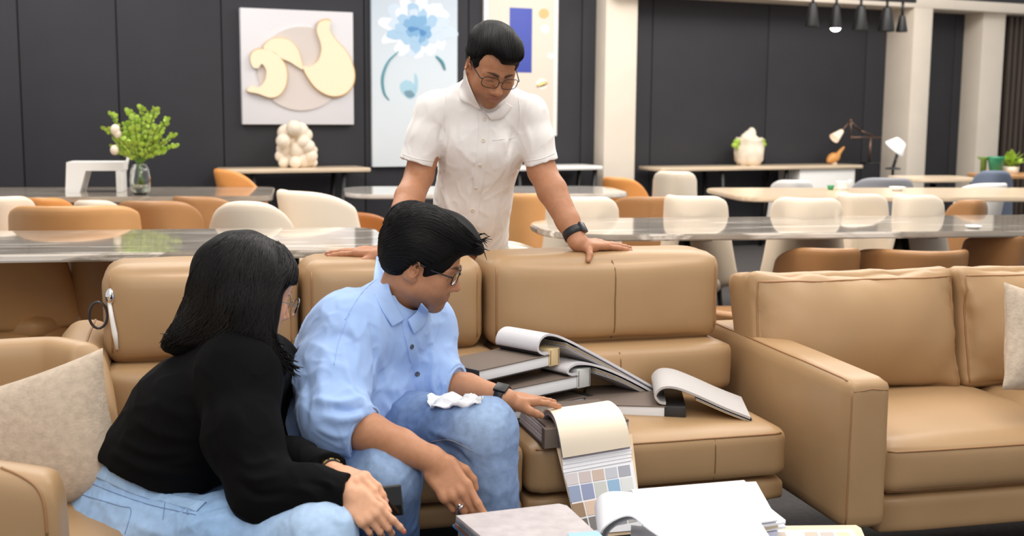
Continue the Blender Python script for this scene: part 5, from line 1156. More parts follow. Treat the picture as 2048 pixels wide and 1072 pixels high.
V = folds(V, Q, [([(648, 700), (642, 760), (650, 820)], .006, .012), ([(690, 720), (705, 780), (740, 830)], .006, .011), ([(628, 800), (680, 806), (748, 790)], .008, .010), ([(640, 830), (690, 838), (752, 822)], .007, .009), ([(634, 855), (676, 872), (716, 862)], .006, .009), ([(660, 812), (700, 822), (740, 808)], -.006, .007),
    ([(742, 640), (752, 700), (748, 760)], -.008, .010), ([(758, 700), (772, 760), (800, 820)], .005, .012), ([(590, 760), (580, 820), (600, 870)], .006, .014), ([(600, 720), (615, 780), (612, 850)], -.005, .012), ([(780, 740), (800, 790), (840, 812)], .005, .010), ([(765, 800), (800, 840), (846, 850)], .006, .010), ([(860, 690), (868, 730), (862, 775)], .005, .008), ([(880, 720), (872, 750), (880, 785)], -.004, .006), ([(700, 650), (715, 690), (712, 740)], .005, .010), ([(640, 690), (680, 668), (720, 690)], -.003, .008), ([(566, 820), (600, 842), (640, 846)], .005, .009), ([(690, 760), (720, 790), (750, 800)], -.005, .008)], bvh=bv)
shirt = fast_mesh('shirt', V, Q, M_blue, man); bv = bvh_of(V, Q)
vv, ff = strip_on(bv, [(812, 640), (822, 690), (834, 745), (846, 800), (852, 858)], .026, .0016); mesh_obj('placket', vv, ff, M_blue, shirt, world=True)
def buttons(bv, pts, r, m, par):
    for x, y in pts:
        p, nm = hit(bv, x, y)
        if p is not None: mb = MB(); disc_on(mb, p + nm * .0022, nm, r, .003); mb.build('button', m, par, world=True)
buttons(bv, [(822, 693), (834, 748), (846, 802)], .0058, mat('dark_button', rgb(70, 78, 92), .3), shirt)
for ln in ([(700, 626), (690, 650), (676, 690), (668, 730)], [(752, 560), (720, 590), (690, 640)]):
    pt = path_on(bv, ln, .0006); 
    if len(pt) > 2: MB().tube(pt, .0009, 5).build('shirt_seam', M_blue, shirt, world=True)
# rolled cuffs
for c, a, r in ((cR - aR * .012, aR, .058), (cL - aL * .010, aL, .0465)):
    o_, _ = band(man, c, a, r - .002, .034, M_blue, 'rolled_cuff', .0055, ov=(1, 1.0)); q, _ = band(man, c - a * .016, a, r + .003, .026, M_blue, 'rolled_cuff', .005)
leaf(man, shirt, body, M_blue, [(754, 512), (766, 540), (784, 588), (810, 640)], [(731, 532), (746, 576), (764, 618), (786, 654)], man); leaf(man, shirt, body, M_blue, [(814, 640), (830, 626), (843, 604)], [(826, 668), (846, 650), (858, 620)], man)
# --- jeans
S = Sdf(); S.ell(pel + (-.02, 0, -.04), (.165, .15, .10), I3, .04)
S.chain([pel + (0, -.05, -.01), Rh, (Rh + Rk) / 2, Rk], [.10, .092, .080, .068], .03); S.chain([pel, Lh, (Lh + Lk) / 2 + (0, 0, .004), Lk], [.10, .088, .080, .070], .03)
S.chain([Rk, (Rk + Ra) / 2, Ra], [.068, .062, .052], .02); S.chain([Lk, (Lk + La) / 2, La], [.070, .064, .052], .02)
w1, w2 = Waves(31, 8, 8), Waves(32, 20, 9); cr1, cr2 = crease(33, 9, .0030), crease(35, 18, .0014); S.disp(lambda p: .0030 * w1(p) + .0012 * w2(p) + cr1(p) + cr2(p), pel - .8, pel + .8)
V, Q = S.mesh(.0040)
V = folds(V, Q, [([(700, 900), (760, 905), (800, 930)], .004, .012), ([(880, 890), (915, 905), (940, 930)], -.007, .010), ([(870, 905), (905, 930), (925, 960)], .007, .010), ([(860, 860), (900, 876), (935, 885)], .005, .009), ([(930, 900), (925, 960), (940, 1010)], .005, .010), ([(985, 900), (990, 950), (985, 1010)], .004, .012), ([(905, 940), (935, 975), (950, 1020)], -.006, .010), ([(650, 900), (700, 930), (720, 960)], .004, .012)])
dn = fast_mesh('jeans', V, Q, M_denim, man, True, denim(V, rgb(72, 102, 152), rgb(166, 190, 220), [(Lk + (.0, -.05, .04), .085, .75), (Lk + (.02, -.05, -.12), .12, .55), (Rk + (0, -.04, .03), .075, .7), ((Lh + Lk) / 2 + (0, -.03, .07), .1, .3)], 6)); bvj = bvh_of(V, Q)
for ln in ([(905, 915), (925, 965), (935, 1030)], [(862, 884), (900, 880), (945, 902)]):
    pt = path_on(bvj, ln, .0008)
    if len(pt) > 2: MB().tube(pt, .0008, 5).build('stitch_line', M_stitch, dn, world=True)
shoes(man, (Ra, La), (.4, -1, 0), mat('dark_shoe', rgb(40, 34, 32), .4))
# --- hair
def hairvol(F, s, extra=(), cut=(), thick=.012, wave=(.0035, 26), seed=3, h=.003, grain=(1, .3, 1), face=((0, .105, -.035), (.068, .062, .088)), nape=-.062):
    S = Sdf(); g = lambda *p: F(*(np.array(p) * s)); S.ell(g(0, -.016, .040), np.array((.076 + thick, .097 + thick, .083 + thick)) * s, F.R, .01)
    S.ell(g(0, -.055, -.008), np.array((.066, .056, .058)) * s, F.R, .03)
    for c, r, k in extra: S.ell(g(*c), np.array(r) * s, F.R, k)
    S.ell(g(*face[0]), np.array(face[1]) * s, F.R, .010, 's'); S.box(g(0, .05, -.16), np.array((.2, .2, .09)) * s, F.R @ rotx(.35), .0, .008, 's')
    S.box(g(0, -.1, nape - .1), np.array((.2, .12, .1)) * s, F.R, .0, .008, 's')
    for sg in (-1, 1): S.ell(g(sg * .082, .002, -.014), np.array((.022, .022, .033)) * s, F.R, .006, 's'); S.box(g(sg * .07, .012, -.075), np.array((.05, .05, .03)) * s, F.R, .0, .006, 's')
    for c, r, k in cut: S.ell(g(*c), np.array(r) * s, F.R, k, 's')
    wvl = Waves(seed, wave[1], 10); Rl = F.R.astype(np.float32); o = F.o.astype(np.float32); gr = np.array(grain, np.float32)
    S.disp(lambda p: wave[0] * wvl(((p - o) @ Rl) * gr), F.o - .2, F.o + .25); return S.mesh(h)
V, Q = hairvol(HF, hs, [((0, .035, .112), (.062, .062, .036), .03), ((0, .085, .095), (.05, .042, .028), .02), ((.01, .112, .083), (.03, .03, .016), .015), ((0, -.06, .09), (.066, .06, .05), .03)], (), .016, (.0045, 22), 3)
hair = fast_mesh('hair', V, Q, M_hair, man); bvh_h = bvh_of(V, Q)
strands(bvh_h, [[(790, 412), (820, 400), (872, 398), (935, 425), (982, 480)], [(760, 460), (790, 418), (850, 398), (910, 425), (970, 488)], [(757, 470), (800, 430), (855, 415), (905, 440), (968, 495)], [(757, 480), (800, 452), (850, 440), (905, 462), (962, 507)], [(757, 492), (800, 472), (845, 465), (895, 490), (940, 508)], [(757, 505), (790, 495), (825, 492), (865, 512), (890, 525)], [(758, 518), (780, 520), (800, 520), (815, 520), (840, 535)], [(760, 530), (765, 540), (775, 545), (790, 540), (800, 545)]], 1100, .0013, 'hair_locks', M_hair2, hair, 4, 5)
m = MB(); rd = random.Random(8)
for k in range(34):
    b = HF(*(np.array((rd.uniform(-.045, .045), .10 + rd.uniform(-.02, .02), .092 + rd.uniform(-.012, .012))) * hs)); d = HR[:, 1] * rd.uniform(.018, .036) + HR[:, 2] * rd.uniform(-.012, .022) + HR[:, 0] * rd.uniform(-.01, .01); m.tube([b, b + d * .55 + HR[:, 2] * .004, b + d + HR[:, 2] * rd.uniform(-.012, .008)], [.0022, .0016, .0005], 5)
m.build('fringe_locks', M_hair2, hair, world=True)['kind'] = 'stuff'
glasses(man, HF, hs, M_frame, .026, .0165, .0017, .75, .0022, .101, -.004)
# --- watch, ring
wc = Lw + (q_(935, 777, 2.765) - Lw) * .10; w_, (x, y, z) = band(man, wc, Lw - q_(935, 777, 2.765), .0262, .024, M_strap, 'watch', .0045, side=(.1, -.5, .8)); c = wc + np.array(x) * .030
Mx = np.stack([np.array(y), np.array(z), np.array(x)], 1); mb = MB().box((-.014, -.016, -.004), (.014, .016, .004), .003); Mm = Matrix(np.vstack([np.hstack([Mx, np.array(c)[:, None]]), [0, 0, 0, 1]]).tolist()); mb.v = [tuple(Mm @ Vector(v)) for v in mb.v]; mb.build('watch_case', M_black, w_, world=True, auto=30)
a, b = np.array(jR[2][0]), np.array(jR[2][1]); r_, _ = band(man, a + (b - a) * .62, b - a, .0089, .005, M_chrome, 'ring', .0014, 20)
a2 = a + (b - a) * .62; n_ = FR.R[:, 2]; mb = MB().ball(a2 + n_ * .0095, .0045, 10); mb.build('ring_stone', M_chrome, r_, world=True)
# ================================================================== SEATED WOMAN IN THE BLACK TOP
M_blackknit = mat('black_knit', rgb(8, 8, 9), .9, bump=(260, .2, 'weave', .001), spec=.12)
M_ldenim = mat('light_blue_denim', rgb(150, 186, 226), .85, attr='Col', noise=(55, .10, 5), bump=(420, .22, 'weave', .001))
wom = thing('person', 'woman with long black hair, black top and light jeans holding a phone in the armchair', 'person', P(285, 1020, 2.45) * (1, 1, 0))
hs = .87; HR = ypr(34, -20, -5); WF = Frame(P(503, 582, 2.5), HR)
wn1, wn0 = WF(0, -.02 * hs, -.05 * hs), P(492, 690, 2.5)
wRs, wLs = P(478, 752, 2.37), P(528, 738, 2.60); wRe, wRw = P(530, 985, 2.22), P(696, 990, 2.20); wLe, wLw = P(530, 905, 2.50), P(668, 946, 2.27)
wpel, wwai, wche, wupc = P(275, 1030, 2.47), P(322, 930, 2.48), P(392, 835, 2.49), P(478, 740, 2.49)
wRh, wLh, wRk, wLk = P(300, 1090, 2.37), P(335, 1030, 2.57), P(640, 1072, 2.17), P(610, 1050, 2.43)
wRa, wLa = np.array((wRk[0] + .02, wRk[1] + .02, .09)), np.array((wLk[0] + .05, wLk[1] + .02, .09))
sdv = (wRs - wLs); sdv[2] = 0; sdv /= np.linalg.norm(sdv)
S = Sdf(); head_sdf(S, WF, hs, .92, .85, True)
S.chain([wn0, wn1], [.045, .043], .03); S.cone(wn1, WF(0, .03 * hs, -.06 * hs), .04, .03, .03)
S.chain([wupc, wche, wwai, wpel], [.06, .07, .06, .07], .03); S.chain([wupc, wRs, wRe], [.05, .045, .034], .02); S.chain([wupc, wLs, wLe], [.05, .045, .034], .02)
S.chain([wRe, (wRe + wRw) / 2, wRw], [.034, .031, .021], .012); S.chain([wLe, (wLe + wLw) / 2, wLw], [.034, .031, .021], .012)
S.chain([wpel, wRh, wRk, wRa], [.07, .06, .045, .03], .03); S.chain([wpel, wLh, wLk, wLa], [.07, .06, .045, .03], .03); feet(S, wRa, (1, -.3, 0)); feet(S, wLa, (1, 0, 0))
# near (right) hand: fingers folded down under the phone; far (left) hand lies over it and holds the phone
f_r = P(740, 1030, 2.17) - wRw
tRw, FRw, jRw = hand_sdf(S, wRw, f_r, (.35, -.92, .25), (.5, .2, .8), .73, ((.35, .40, .25), (.65, .8, .45), (.75, .9, .5), (.8, .9, .5)), (.04, .0, -.03, -.06), ((.024, .022, -.012), (.044, .052, -.022), (.046, .080, -.026), (.042, .104, -.024)), wr=(.023, .018))
f_l = P(740, 970, 2.205) - wLw
tLw, FLw, jLw = hand_sdf(S, wLw, f_l, (.15, -.30, .95), (.3, .8, .2), .74, ((.42, .50, .25), (.5, .6, .3), (.55, .65, .35), (.6, .7, .4)), (.02, .0, -.02, -.06), ((.024, .022, -.014), (.042, .05, -.03), (.044, .076, -.04), (.04, .094, -.05)), wr=(.023, .018))
V, Q = S.mesh(.0026); wbody = fast_mesh('body', V, Q, M_skin_man, wom, True, head_colour(V, WF, hs, SK_C, 0, lip=(.5, .17, .15)))
M_redn = mat('red_nail_polish', rgb(206, 112, 96), .3)
for i in range(4): nails('fingernail', jRw, FRw, .73, M_redn, wom, (i,)); nails('fingernail', jLw, FLw, .74, M_nail, wom, (i,))
# --- black top
S = Sdf()
def cuff_cut(c, a, r): S.cone(c - a * .03, c + a * .06, r, r, 0, 's'); S.box(c + a * .05, (.045, .05, .045), frame(c, a, (0, 0, 1)).R, 0, 0, 's')
aL_, aR_ = (wLw - wLe) / np.linalg.norm(wLw - wLe), (wRw - wRe) / np.linalg.norm(wRw - wRe); cL_ = wLw - aL_ * .022; cR_ = wRw - aR_ * .004
S.chain([wLs, P(508, 830, 2.56), wLe, wLe * .5 + wLw * .5 + (0, 0, .002), wLw], [.070, .058, .048, .040, .033], .02, k0=.04); cuff_cut(cL_, aL_, .0235)
S.ecap(wpel * .35 + wwai * .65, wwai, (.150, .120), (.155, .120), sdv, .02); S.ecap(wwai, wche, (.155, .120), (.165, .128), sdv, .03); S.ecap(wche, wupc, (.165, .128), (.135, .086), sdv, .04)
S.chain([wupc, wRs], [.085, .078], .04); S.chain([wupc, wLs], [.085, .072], .04); S.cone(wupc, wn0, .07, .055, .03)
S.ell(P(490, 810, 2.5), (.06, .085, .07), I3, .05)
S.chain([wRs, P(484, 870, 2.28), wRe, wRe * .5 + wRw * .5 + (0, 0, .004), wRw], [.078, .068, .060, .047, .037], .03, k0=.04); cuff_cut(cR_, aR_, .0255)
ha, hb_ = P(192, 925, 2.36), P(430, 1000, 2.36); hd = hb_ - ha; hn = np.array((hd[2], 0, -hd[0])); hn /= np.linalg.norm(hn); hn = hn.astype(np.float32); ha = ha.astype(np.float32)
S.add(lambda p: np.maximum((p - ha) @ hn, p[:, 0] * 0 - 9) - (p[:, 0] > P(455, 950, 2.47)[0]) * 9, wpel - .5, wpel + .8, .004, 'i')
w1, w2 = Waves(41, 6, 8), Waves(42, 15, 9); cr1, cr2 = crease(43, 6, .0045, (.6, .6, 1.3)), crease(45, 12, .0018); S.disp(lambda p: .0035 * w1(p) + .0012 * w2(p) + cr1(p) + cr2(p), wpel - .5, wpel + .8)
V, Q = S.mesh(.0036)
V = folds(V, Q, [([(245, 880), (300, 905), (380, 905)], .006, .010), ([(225, 905), (300, 940), (400, 945)], .007, .010), ([(270, 840), (330, 870), (400, 880)], .005, .010), ([(420, 800), (425, 860), (440, 930)], -.008, .012), ([(480, 940), (510, 960), (560, 950)], .006, .009), ([(478, 965), (515, 990), (570, 985)], -.006, .008), ([(470, 900), (500, 930), (550, 915)], .005, .009), ([(585, 975), (620, 985), (640, 1005)], .005, .008), ([(620, 965), (650, 975), (660, 1000)], -.005, .006), ([(645, 962), (668, 975), (675, 1000)], .004, .006), ([(300, 800), (360, 830), (420, 830)], .004, .012), ([(460, 800), (480, 860), (490, 920)], .005, .014), ([(330, 930), (400, 920), (440, 940)], .005, .010)])
top = fast_mesh('black_top', V, Q, M_blackknit, wom)
# --- jeans
S = Sdf(); S.ecap(wpel + (-.01, 0, -.03), wwai * .85 + wpel * .15, (.165, .135), (.146, .114), sdv, .03); S.ell(wpel + (-.045, .0, -.04), (.14, .16, .10), I3, .04)
S.chain([wpel + (.02, -.07, -.03), wRh, (wRh + wRk) / 2, wRk], [.115, .105, .086, .066], .04); S.chain([wpel + (.02, .06, -.02), wLh, (wLh + wLk) / 2, wLk], [.11, .100, .082, .064], .04)
S.chain([wRk, (wRk + wRa) / 2, wRa], [.066, .062, .06], .02); S.chain([wLk, (wLk + wLa) / 2, wLa], [.064, .062, .06], .02)
w1, w2 = Waves(51, 8, 8), Waves(52, 20, 9); cr1, cr2 = crease(53, 9, .0030), crease(55, 18, .0014); S.disp(lambda p: .0028 * w1(p) + .0012 * w2(p) + cr1(p) + cr2(p), wpel - .8, wpel + .8)
V, Q = S.mesh(.0040)
V = folds(V, Q, [([(410, 1020), (440, 1010), (500, 1000)], -.006, .008), ([(330, 1040), (380, 1020), (410, 1000)], .005, .008), ([(360, 1062), (400, 1045), (450, 1030)], .006, .009), ([(200, 1000), (260, 1010), (330, 1000)], .003, .010), ([(420, 1045), (470, 1035), (540, 1030)], .004, .010), ([(250, 1040), (300, 1060), (340, 1068)], .004, .010)])
wj = fast_mesh('jeans', V, Q, M_ldenim, wom, True, denim(V, rgb(146, 182, 224), rgb(196, 218, 242), [(wRk + (0, -.03, .05), .12, .6), (wRh + (.0, -.1, 0), .12, .4), ((wLh + wLk) / 2, .12, .3)], 9)); bvw = bvh_of(V, Q)
M_lst = mat('pale_stitch', rgb(120, 146, 184), .8)
vv, ff = strip_on(bvw, [(188, 938), (215, 950), (270, 975), (340, 998), (404, 1014)], .026, .002); mesh_obj('waistband', vv, ff, mat('waistband_denim', rgb(158, 192, 230), .85, noise=(55, .1, 5)), wj, world=True)
me = wj.children[0].data if wj.children else None
for ln in ([(172, 962), (230, 986), (300, 1010), (392, 1030)], [(165, 990), (240, 1012), (262, 1020), (250, 1068)], [(330, 1006), (326, 1040)], [(372, 1010), (376, 1030)]):
    pt = path_on(bvw, ln, .0008)
    if len(pt) > 2: MB().tube(pt, .0008, 5).build('stitch_line', M_lst, wj, world=True)
shoes(wom, (wRa, wLa), (1, -.2, 0), mat('white_shoe', rgb(220, 220, 222), .5))
# --- hair: cap, the long fall behind and the lock hanging forward
S = Sdf(); g = lambda *p: WF(*(np.array(p) * hs)); S.ell(g(0, -.018, .042), np.array((.092, .112, .098)) * hs, HR, .01); S.ell(g(0, -.05, .02), np.array((.096, .098, .10)) * hs, HR, .03)
S.ell(g(.0, .04, .066), np.array((.074, .052, .042)) * hs, HR, .03)
S.chain([P(470, 560, 2.5), P(448, 620, 2.5), P(418, 655, 2.5), P(375, 680, 2.49), P(334, 690, 2.48)], [.088, .078, .058, .034, .012], .03)
S.chain([P(500, 560, 2.47), P(500, 630, 2.46), P(488, 672, 2.45), P(470, 690, 2.43)], [.085, .078, .055, .03], .03)
S.chain([P(500, 555, 2.43), P(494, 610, 2.42), P(504, 665, 2.41), P(540, 708, 2.41), P(570, 733, 2.41), P(594, 744, 2.41)], [.058, .054, .044, .034, .022, .008], .025)
S.chain([P(510, 560, 2.60), P(520, 640, 2.60), P(535, 700, 2.58)], [.05, .035, .02], .02)
S.ell(g(.0, .118, -.030), np.array((.078, .074, .092)) * hs, HR, .008, 's'); S.box(g(.02, .15, -.055), np.array((.15, .118, .098)) * hs, HR, .02, .008, 's')
wvh = Waves(61, 16, 10, (1, 1, .22)); wvb = Waves(62, 7, 7, (1, 1, .5)); S.disp(lambda p: .005 * wvh(p) + .008 * wvb(p), P(400, 600, 2.2) - .5, P(400, 600, 2.8) + .5)
V, Q = S.mesh(.003); wh = fast_mesh('hair', V, Q, M_hair, wom); bvh_h = bvh_of(V, Q)
M_hair3 = mat('dark_brown_black_hair', rgb(12, 10, 10), .55, spec=.25)
gl_ = [[(470, 473), (405, 525), (380, 590), (345, 640), (300, 700)], [(474, 474), (415, 525), (392, 590), (365, 640), (315, 698)], [(480, 478), (430, 530), (408, 590), (385, 640), (332, 690)], [(490, 476), (445, 540), (425, 610), (400, 655), (345, 696)], [(500, 474), (465, 540), (450, 620), (420, 672), (380, 694)], [(510, 474), (490, 540), (480, 620), (465, 668), (430, 688)], [(520, 476), (515, 540), (510, 620), (505, 665), (480, 690)], [(530, 480), (530, 545), (525, 620), (525, 680), (545, 725)], [(545, 488), (546, 540), (528, 610), (528, 680), (570, 738)], [(560, 496), (574, 530), (538, 595), (538, 665), (596, 745)]]
strands(bvh_h, gl_, 1900, .0015, 'hair_locks', M_hair3, wh, 5, 9, 16, (-.0002, .005), 1.6, .25)
strands(bvh_h, [[(545, 484), (572, 520), (566, 575)], [(560, 487), (586, 525), (580, 572)], [(572, 492), (598, 530), (595, 568)]], 160, .0014, 'fringe_locks', M_hair3, wh, 15, 5, 10, (-.0002, .003), .6, .15)
# loose ends
m = MB(); rd = random.Random(12)
for k in range(150):
    if k % 2: a = P(rd.uniform(345, 440), 0, 2.48); x = rd.uniform(345, 440); y = 690 - (x - 345) * .12 + rd.uniform(-22, 4); dx, dy = rd.uniform(-34, -6), rd.uniform(-4, 16)
    else: x = rd.uniform(545, 585); y = 690 + (x - 545) * 1.15 + rd.uniform(-20, 10); dx, dy = rd.uniform(2, 26), rd.uniform(4, 22)
    Y = 2.47 if k % 2 else 2.405; p0, p1, p2 = P(x, y, Y), P(x + dx * .5, y + dy * .7, Y - .01), P(x + dx, y + dy, Y - .012); m.tube([p0, p1, p2], [.0022, .0016, .0004], 5)
m.build('loose_ends', M_hair3, wh, world=True)['kind'] = 'stuff'
glasses(wom, WF, hs, M_wire, .0235, .0225, .0011, .05, .0013, .112, -.004)
wc = wLw + (wLe - wLw) * .06; w_, (x, y, z) = band(wom, wc, wLw - wLe, .0225, .020, M_black, 'bracelet_watch', .0035); 
for t in np.linspace(0, 2 * PI, 11, endpoint=False):
    d = np.array(x) * math.cos(t) + np.array(y) * math.sin(t); c = wc + d * .0262; Mx = np.stack([np.cross(np.array(z), d), np.array(z), d], 1); mb = MB().box((-.0048, -.009, -.0014), (.0048, .009, .0016), .001); Mm = Matrix(np.vstack([np.hstack([Mx, np.array(c)[:, None]]), [0, 0, 0, 1]]).tolist()); mb.v = [tuple(Mm @ Vector(v)) for v in mb.v]; mb.build('gold_link', M_gold, w_, world=True, auto=30)
# --- phone held between both hands
pc = P(778, 1002, 2.235); fx = np.array((.98, .05, .10)); fz = np.array((-.10, -.98, .12)); fx /= np.linalg.norm(fx); fy = np.cross(fz, fx); fy /= np.linalg.norm(fy); fz = np.cross(fx, fy)
ph = thing('phone', 'black phone held in both hands by the seated woman', 'phone', pc); ph.rotation_euler = Matrix(np.stack([fx, fy, fz], 1).tolist()).to_euler()
MB().box((-.070, -.030, -.004), (.026, .030, .004), .006, seg=3).build('case', M_black, ph, auto=40); MB().box((-.067, -.027, .0038), (.023, .027, .0046), .0005).build('screen', mat('dark_screen', rgb(8, 8, 10), .1), ph, auto=40)
# ================================================================== STANDING MAN IN THE WHITE SHIRT
M_wshirt = mat('white_linen', rgb(240, 236, 232), .8, noise=(30, .02, 5), bump=(320, .18, 'weave', .001), sheen=.1)
stm = thing('person', 'man in a white short-sleeved shirt and glasses leaning with both hands on the sofa back', 'person', P(940, 500, 3.86) * (1, 1, 0))
hs = .875; HR = ypr(-69, -36, 5); SF = Frame(P(984, 129, 3.42), HR)
sn1, sn0 = SF(0, -.025 * hs, -.05 * hs), P(966, 186, 3.515)
sRs, sLs = P(868, 222, 3.53), P(1058, 226, 3.53); sRe, sRw = P(838, 352, 3.52), P(772, 503, 3.245); sLe, sLw = P(1084, 342, 3.53), P(1158, 486, 3.40)
sup, sche, swai, shem = P(968, 218, 3.55), P(964, 285, 3.57), P(946, 400, 3.66), P(938, 500, 3.73)
sid = np.array((-1, 0, 0.))
S = Sdf(); head_sdf(S, SF, hs, 1.04, 1.1)
S.chain([sn0, sn1], [.054, .052], .03); S.cone(sn1, SF(0, .03 * hs, -.06 * hs), .048, .036, .03)
S.chain([sup, sche, swai, shem], [.06, .08, .08, .08], .03); S.chain([sup, sRs, sRe], [.06, .05, .042], .02); S.chain([sup, sLs, sLe], [.06, .05, .042], .02)
S.chain([sRe, sRe + (sRw - sRe) * .3, sRe + (sRw - sRe) * .7, sRw], [.041, .042, .032, .026], .012); S.chain([sLe, sLe + (sLw - sLe) * .28, sLe + (sLw - sLe) * .7, sLw], [.041, .043, .034, .0265], .012)
hipR, hipL = shem + (-.09, .06, -.08), shem + (.09, .06, -.08); S.chain([shem, hipR, np.array((hipR[0], hipR[1] + .04, .42)), np.array((hipR[0], hipR[1] + .06, .09))], [.08, .06, .045, .03], .03); S.chain([shem, hipL, np.array((hipL[0], hipL[1] + .04, .42)), np.array((hipL[0], hipL[1] + .06, .09))], [.08, .06, .045, .03], .03)
tSL, FSL, jSL = hand_sdf(S, sLw, (.88, .46, -.10), (.12, -.12, 1), (.5, -.85, 0), .86, ((.02, .10, .12), (.0, .10, .10), (.02, .12, .1), (.05, .14, .1)), (.16, .04, -.06, -.18), ((.022, .014, -.006), (.044, .016, -.012), (.064, .010, -.022), (.078, .000, -.038)))
tSR, FSR, jSR = hand_sdf(S, sRw, (-.96, .22, -.04), (0, -.12, 1), (0, -1, 0), .86, ((.02, .10, .12), (.0, .10, .10), (.02, .12, .1), (.05, .14, .1)), (.10, .03, -.03, -.10))
V, Q = S.mesh(.0026); sbody = fast_mesh('body', V, Q, M_skin_man, stm, True, head_colour(V, SF, hs, SK_A, .5))
for i in range(4): nails('fingernail', jSL, FSL, .88, M_nail, stm, (i,)); nails('fingernail', jSR, FSR, .88, M_nail, stm, (i,))
# --- shirt
S = Sdf(); S.ecap(shem, swai, (.122, .105), (.112, .10), sid, .02); S.ecap(swai, sche, (.112, .10), (.122, .100), sid, .03); S.ecap(sche, sup, (.122, .10), (.115, .078), sid, .04)
S.chain([sup + (0, 0, .02), sRs], [.070, .050], .03); S.chain([sup + (0, 0, .02), sLs], [.070, .048], .03); S.cone(sup, sn0 - (sn1 - sn0) * .1, .08, .056, .04)
cuR, cuL = P(834, 326, 3.515), P(1083, 325, 3.53)
S.chain([sRs, (sRs + cuR) / 2, cuR], [.049, .052, .051], .02, k0=.03); S.chain([sLs, (sLs + cuL) / 2, cuL], [.047, .050, .049], .02, k0=.03)
for c, s0 in ((cuR, sRs), (cuL, sLs)):
    a = (c - s0) / np.linalg.norm(c - s0); S.box(c + a * .06, (.075, .06, .075), frame(c, a, (0, 1, 0)).R, 0, 0, 's'); S.cone(c - a * .07, c + a * .05, .0425, .044, 0, 's')
S.box(shem + (0, 0, -.105), (.3, .3, .1), I3, 0, .0, 's'); S.cone(sn0, sn1 + (sn1 - sn0), .060, .064, .004, 's')
w1, w2 = Waves(71, 6, 8, (1, 1, .6)), Waves(72, 14, 9); cr1, cr2 = crease(73, 6.5, .0036, (1, 1, .55)), crease(75, 14, .0016, (1, 1, .7)); S.disp(lambda p: .0030 * w1(p) + .0012 * w2(p) + cr1(p) + cr2(p), shem - .6, shem + .9)
V, Q = S.mesh(.0034)
V = folds(V, Q, [([(905, 235), (900, 290), (890, 350)], .005, .009), ([(890, 240), (880, 280), (888, 320)], -.006, .009), ([(880, 370), (905, 430), (930, 480)], .005, .010), ([(870, 400), (890, 450), (905, 490)], -.004, .010), ([(1010, 270), (1018, 320), (1012, 380)], .005, .010), ([(1030, 260), (1020, 290), (1012, 320)], -.006, .008), ([(935, 330), (960, 370), (970, 430)], .0035, .012), ([(985, 400), (990, 440), (980, 480)], .004, .010), ([(915, 290), (940, 320), (960, 325)], .003, .010), ([(1045, 240), (1060, 280), (1062, 310)], .004, .010), ([(840, 230), (830, 270), (825, 310)], .004, .012), ([(895, 455), (930, 440), (960, 455)], .003, .010), ([(925, 215), (920, 250), (925, 290)], .003, .010)])
shirt = fast_mesh('shirt', V, Q, M_wshirt, stm); bv = bvh_of(V, Q)
vv, ff = strip_on(bv, [(967, 222), (966, 280), (958, 350), (948, 420), (940, 492)], .030, .0018); mesh_obj('placket', vv, ff, M_wshirt, shirt, world=True)
buttons(bv, [(969, 238), (967, 281), (960, 330), (953, 376), (945, 420)], .0058, mat('pearl_button', rgb(226, 216, 196), .3), shirt)
for ln in ([(896, 178), (888, 215), (890, 262)], [(1036, 190), (1040, 230), (1034, 270)], [(806, 308), (834, 318), (868, 322)], [(1050, 322), (1080, 318), (1110, 306)], [(985, 280), (1030, 276)]):
    pt = path_on(bv, ln, .0006)
    if len(pt) > 2: MB().tube(pt, .0011, 5).build('shirt_seam', M_wshirt, shirt, world=True)
leaf(stm, shirt, sbody, M_wshirt, [(931, 138), (938, 165), (952, 196), (968, 226)], [(921, 150), (920, 174), (921, 199), (947, 201)], stm); leaf(stm, shirt, sbody, M_wshirt, [(971, 226), (990, 222), (1010, 204)], [(982, 238), (1004, 234), (1024, 212)], stm)
S = Sdf(); S.ell(shem + (0, .04, -.06), (.125, .105, .09), I3, .03)
for hp in (hipR, hipL): S.chain([hp, np.array((hp[0], hp[1] + .04, .42)), np.array((hp[0], hp[1] + .06, .06))], [.085, .066, .06], .03)
V, Q = S.mesh(.006); fast_mesh('trousers', V, Q, mat('dark_trousers', rgb(48, 48, 56), .8), stm); shoes(stm, [np.array((hp[0], hp[1] + .06, .09)) for hp in (hipR, hipL)], (0, -1, 0), mat('black_shoe', rgb(26, 24, 24), .4))
# --- hair
V, Q = hairvol(SF, hs, [((0, .040, .096), (.060, .054, .034), .03), ((-.012, .070, .084), (.046, .030, .018), .02), ((0, -.045, .06), (.066, .06, .045), .03)], [((.046, .098, .052), (.030, .050, .034), .012)], .008, (.0035, 26), 13, .003, (1, .35, 1), ((0, .105, -.024), (.070, .062, .084)))
hair = fast_mesh('hair', V, Q, M_hair, stm); bvh_h = bvh_of(V, Q)
strands(bvh_h, [[(950, 52), (938, 80), (936, 118)], [(965, 40), (950, 75), (948, 118)], [(985, 30), (975, 70), (975, 112)], [(1005, 28), (1002, 75), (1012, 125)], [(1022, 34), (1030, 80), (1036, 132)], [(1040, 44), (1052, 85), (1048, 132)], [(1050, 55), (1062, 95), (1054, 128)]], 1100, .0012, 'hair_locks', M_hair2, hair, 14, 4)
glasses(stm, SF, hs, M_frame, .0275, .0185, .0013, .6, .0018, .103, -.004)
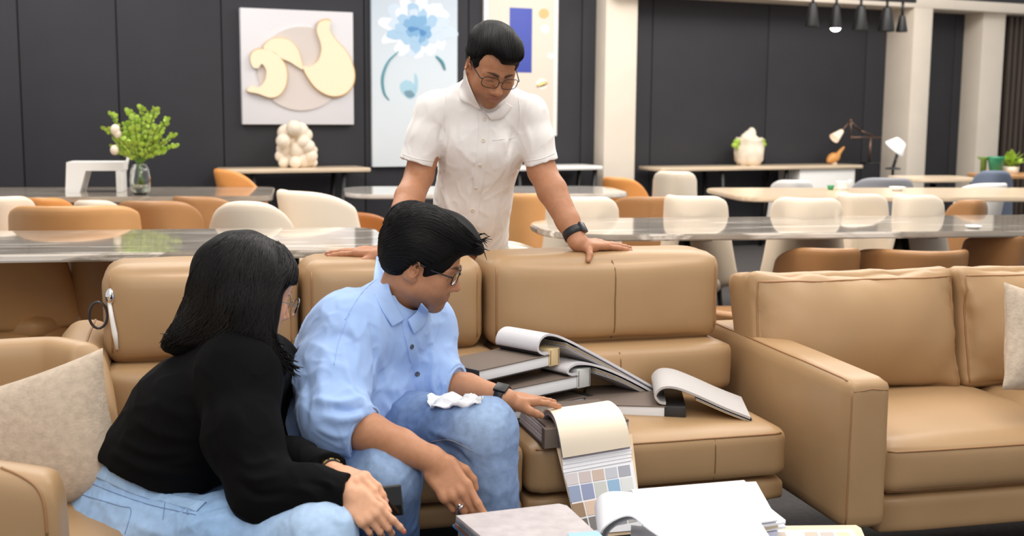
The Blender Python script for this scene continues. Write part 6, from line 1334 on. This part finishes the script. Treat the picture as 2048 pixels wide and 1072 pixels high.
wc = sLw + (sLe - sLw) * .13; ax = sLw - sLe; w_, (x, y, z) = band(stm, wc, ax, .0285, .024, M_strap, 'watch', .004, side=(.75, -.3, .5)); c = wc + np.array(x) * .0325
Mx = np.stack([np.array(y), np.array(z), np.array(x)], 1); mb = MB().box((-.014, -.016, -.005), (.014, .016, .005), .003); Mm = Matrix(np.vstack([np.hstack([Mx, np.array(c)[:, None]]), [0, 0, 0, 1]]).tolist()); mb.v = [tuple(Mm @ Vector(v)) for v in mb.v]; mb.build('watch_case', M_dmetal, w_, world=True, auto=30)
# ================================================================== WHITE CLOTH ON THE KNEE
def patch_on(bvh, A_, B_, lift, n=14, m_=7, wave=None, edge=.001):
    """cloth patch between two outlines lying on a surface"""
    a, b = spline(A_, 8, False), spline(B_, 8, False); V = []; ok = True
    ra = [a[int(round(i * (len(a) - 1) / (n - 1)))] for i in range(n)]; rb = [b[int(round(i * (len(b) - 1) / (n - 1)))] for i in range(n)]
    for i in range(n):
        for j in range(m_):
            t = j / (m_ - 1); p = ra[i] * (1 - t) + rb[i] * t; h = hit(bvh, *p)
            if h[0] is None: h = (V[-1] if V else np.array(P(*p, 2.7)), np.array((0, -.5, .8)))
            l = lift(i / (n - 1), t) if callable(lift) else lift; V.append(h[0] + h[1] * l)
    f = [(i * m_ + j, i * m_ + j + 1, (i + 1) * m_ + j + 1, (i + 1) * m_ + j) for i in range(n - 1) for j in range(m_ - 1)]; return V, f
bvk = BVHTree.FromPolygons([tuple(world_mat(dn) @ v.co) for v in dn.data.vertices], [p.vertices for p in dn.data.polygons])
wv = Waves(91, 40, 8)
V, f = patch_on(bvk, [(858, 799), (880, 796), (920, 795), (950, 796), (966, 802)], [(862, 818), (885, 819), (915, 817), (940, 814), (962, 806)], lambda u, t: .007 + .006 * math.sin(u * 19 + t * 5) + .004 * math.sin(t * 13 + u * 7), 26, 9)
V, f = solid(V, f, .0025); nk = mesh_obj('white_cloth', V, f, mat('white_cotton', rgb(236, 238, 242), .85), None); fixn(nk); tag(nk, 'crumpled white cloth lying on the left thigh of the seated man', 'cloth')
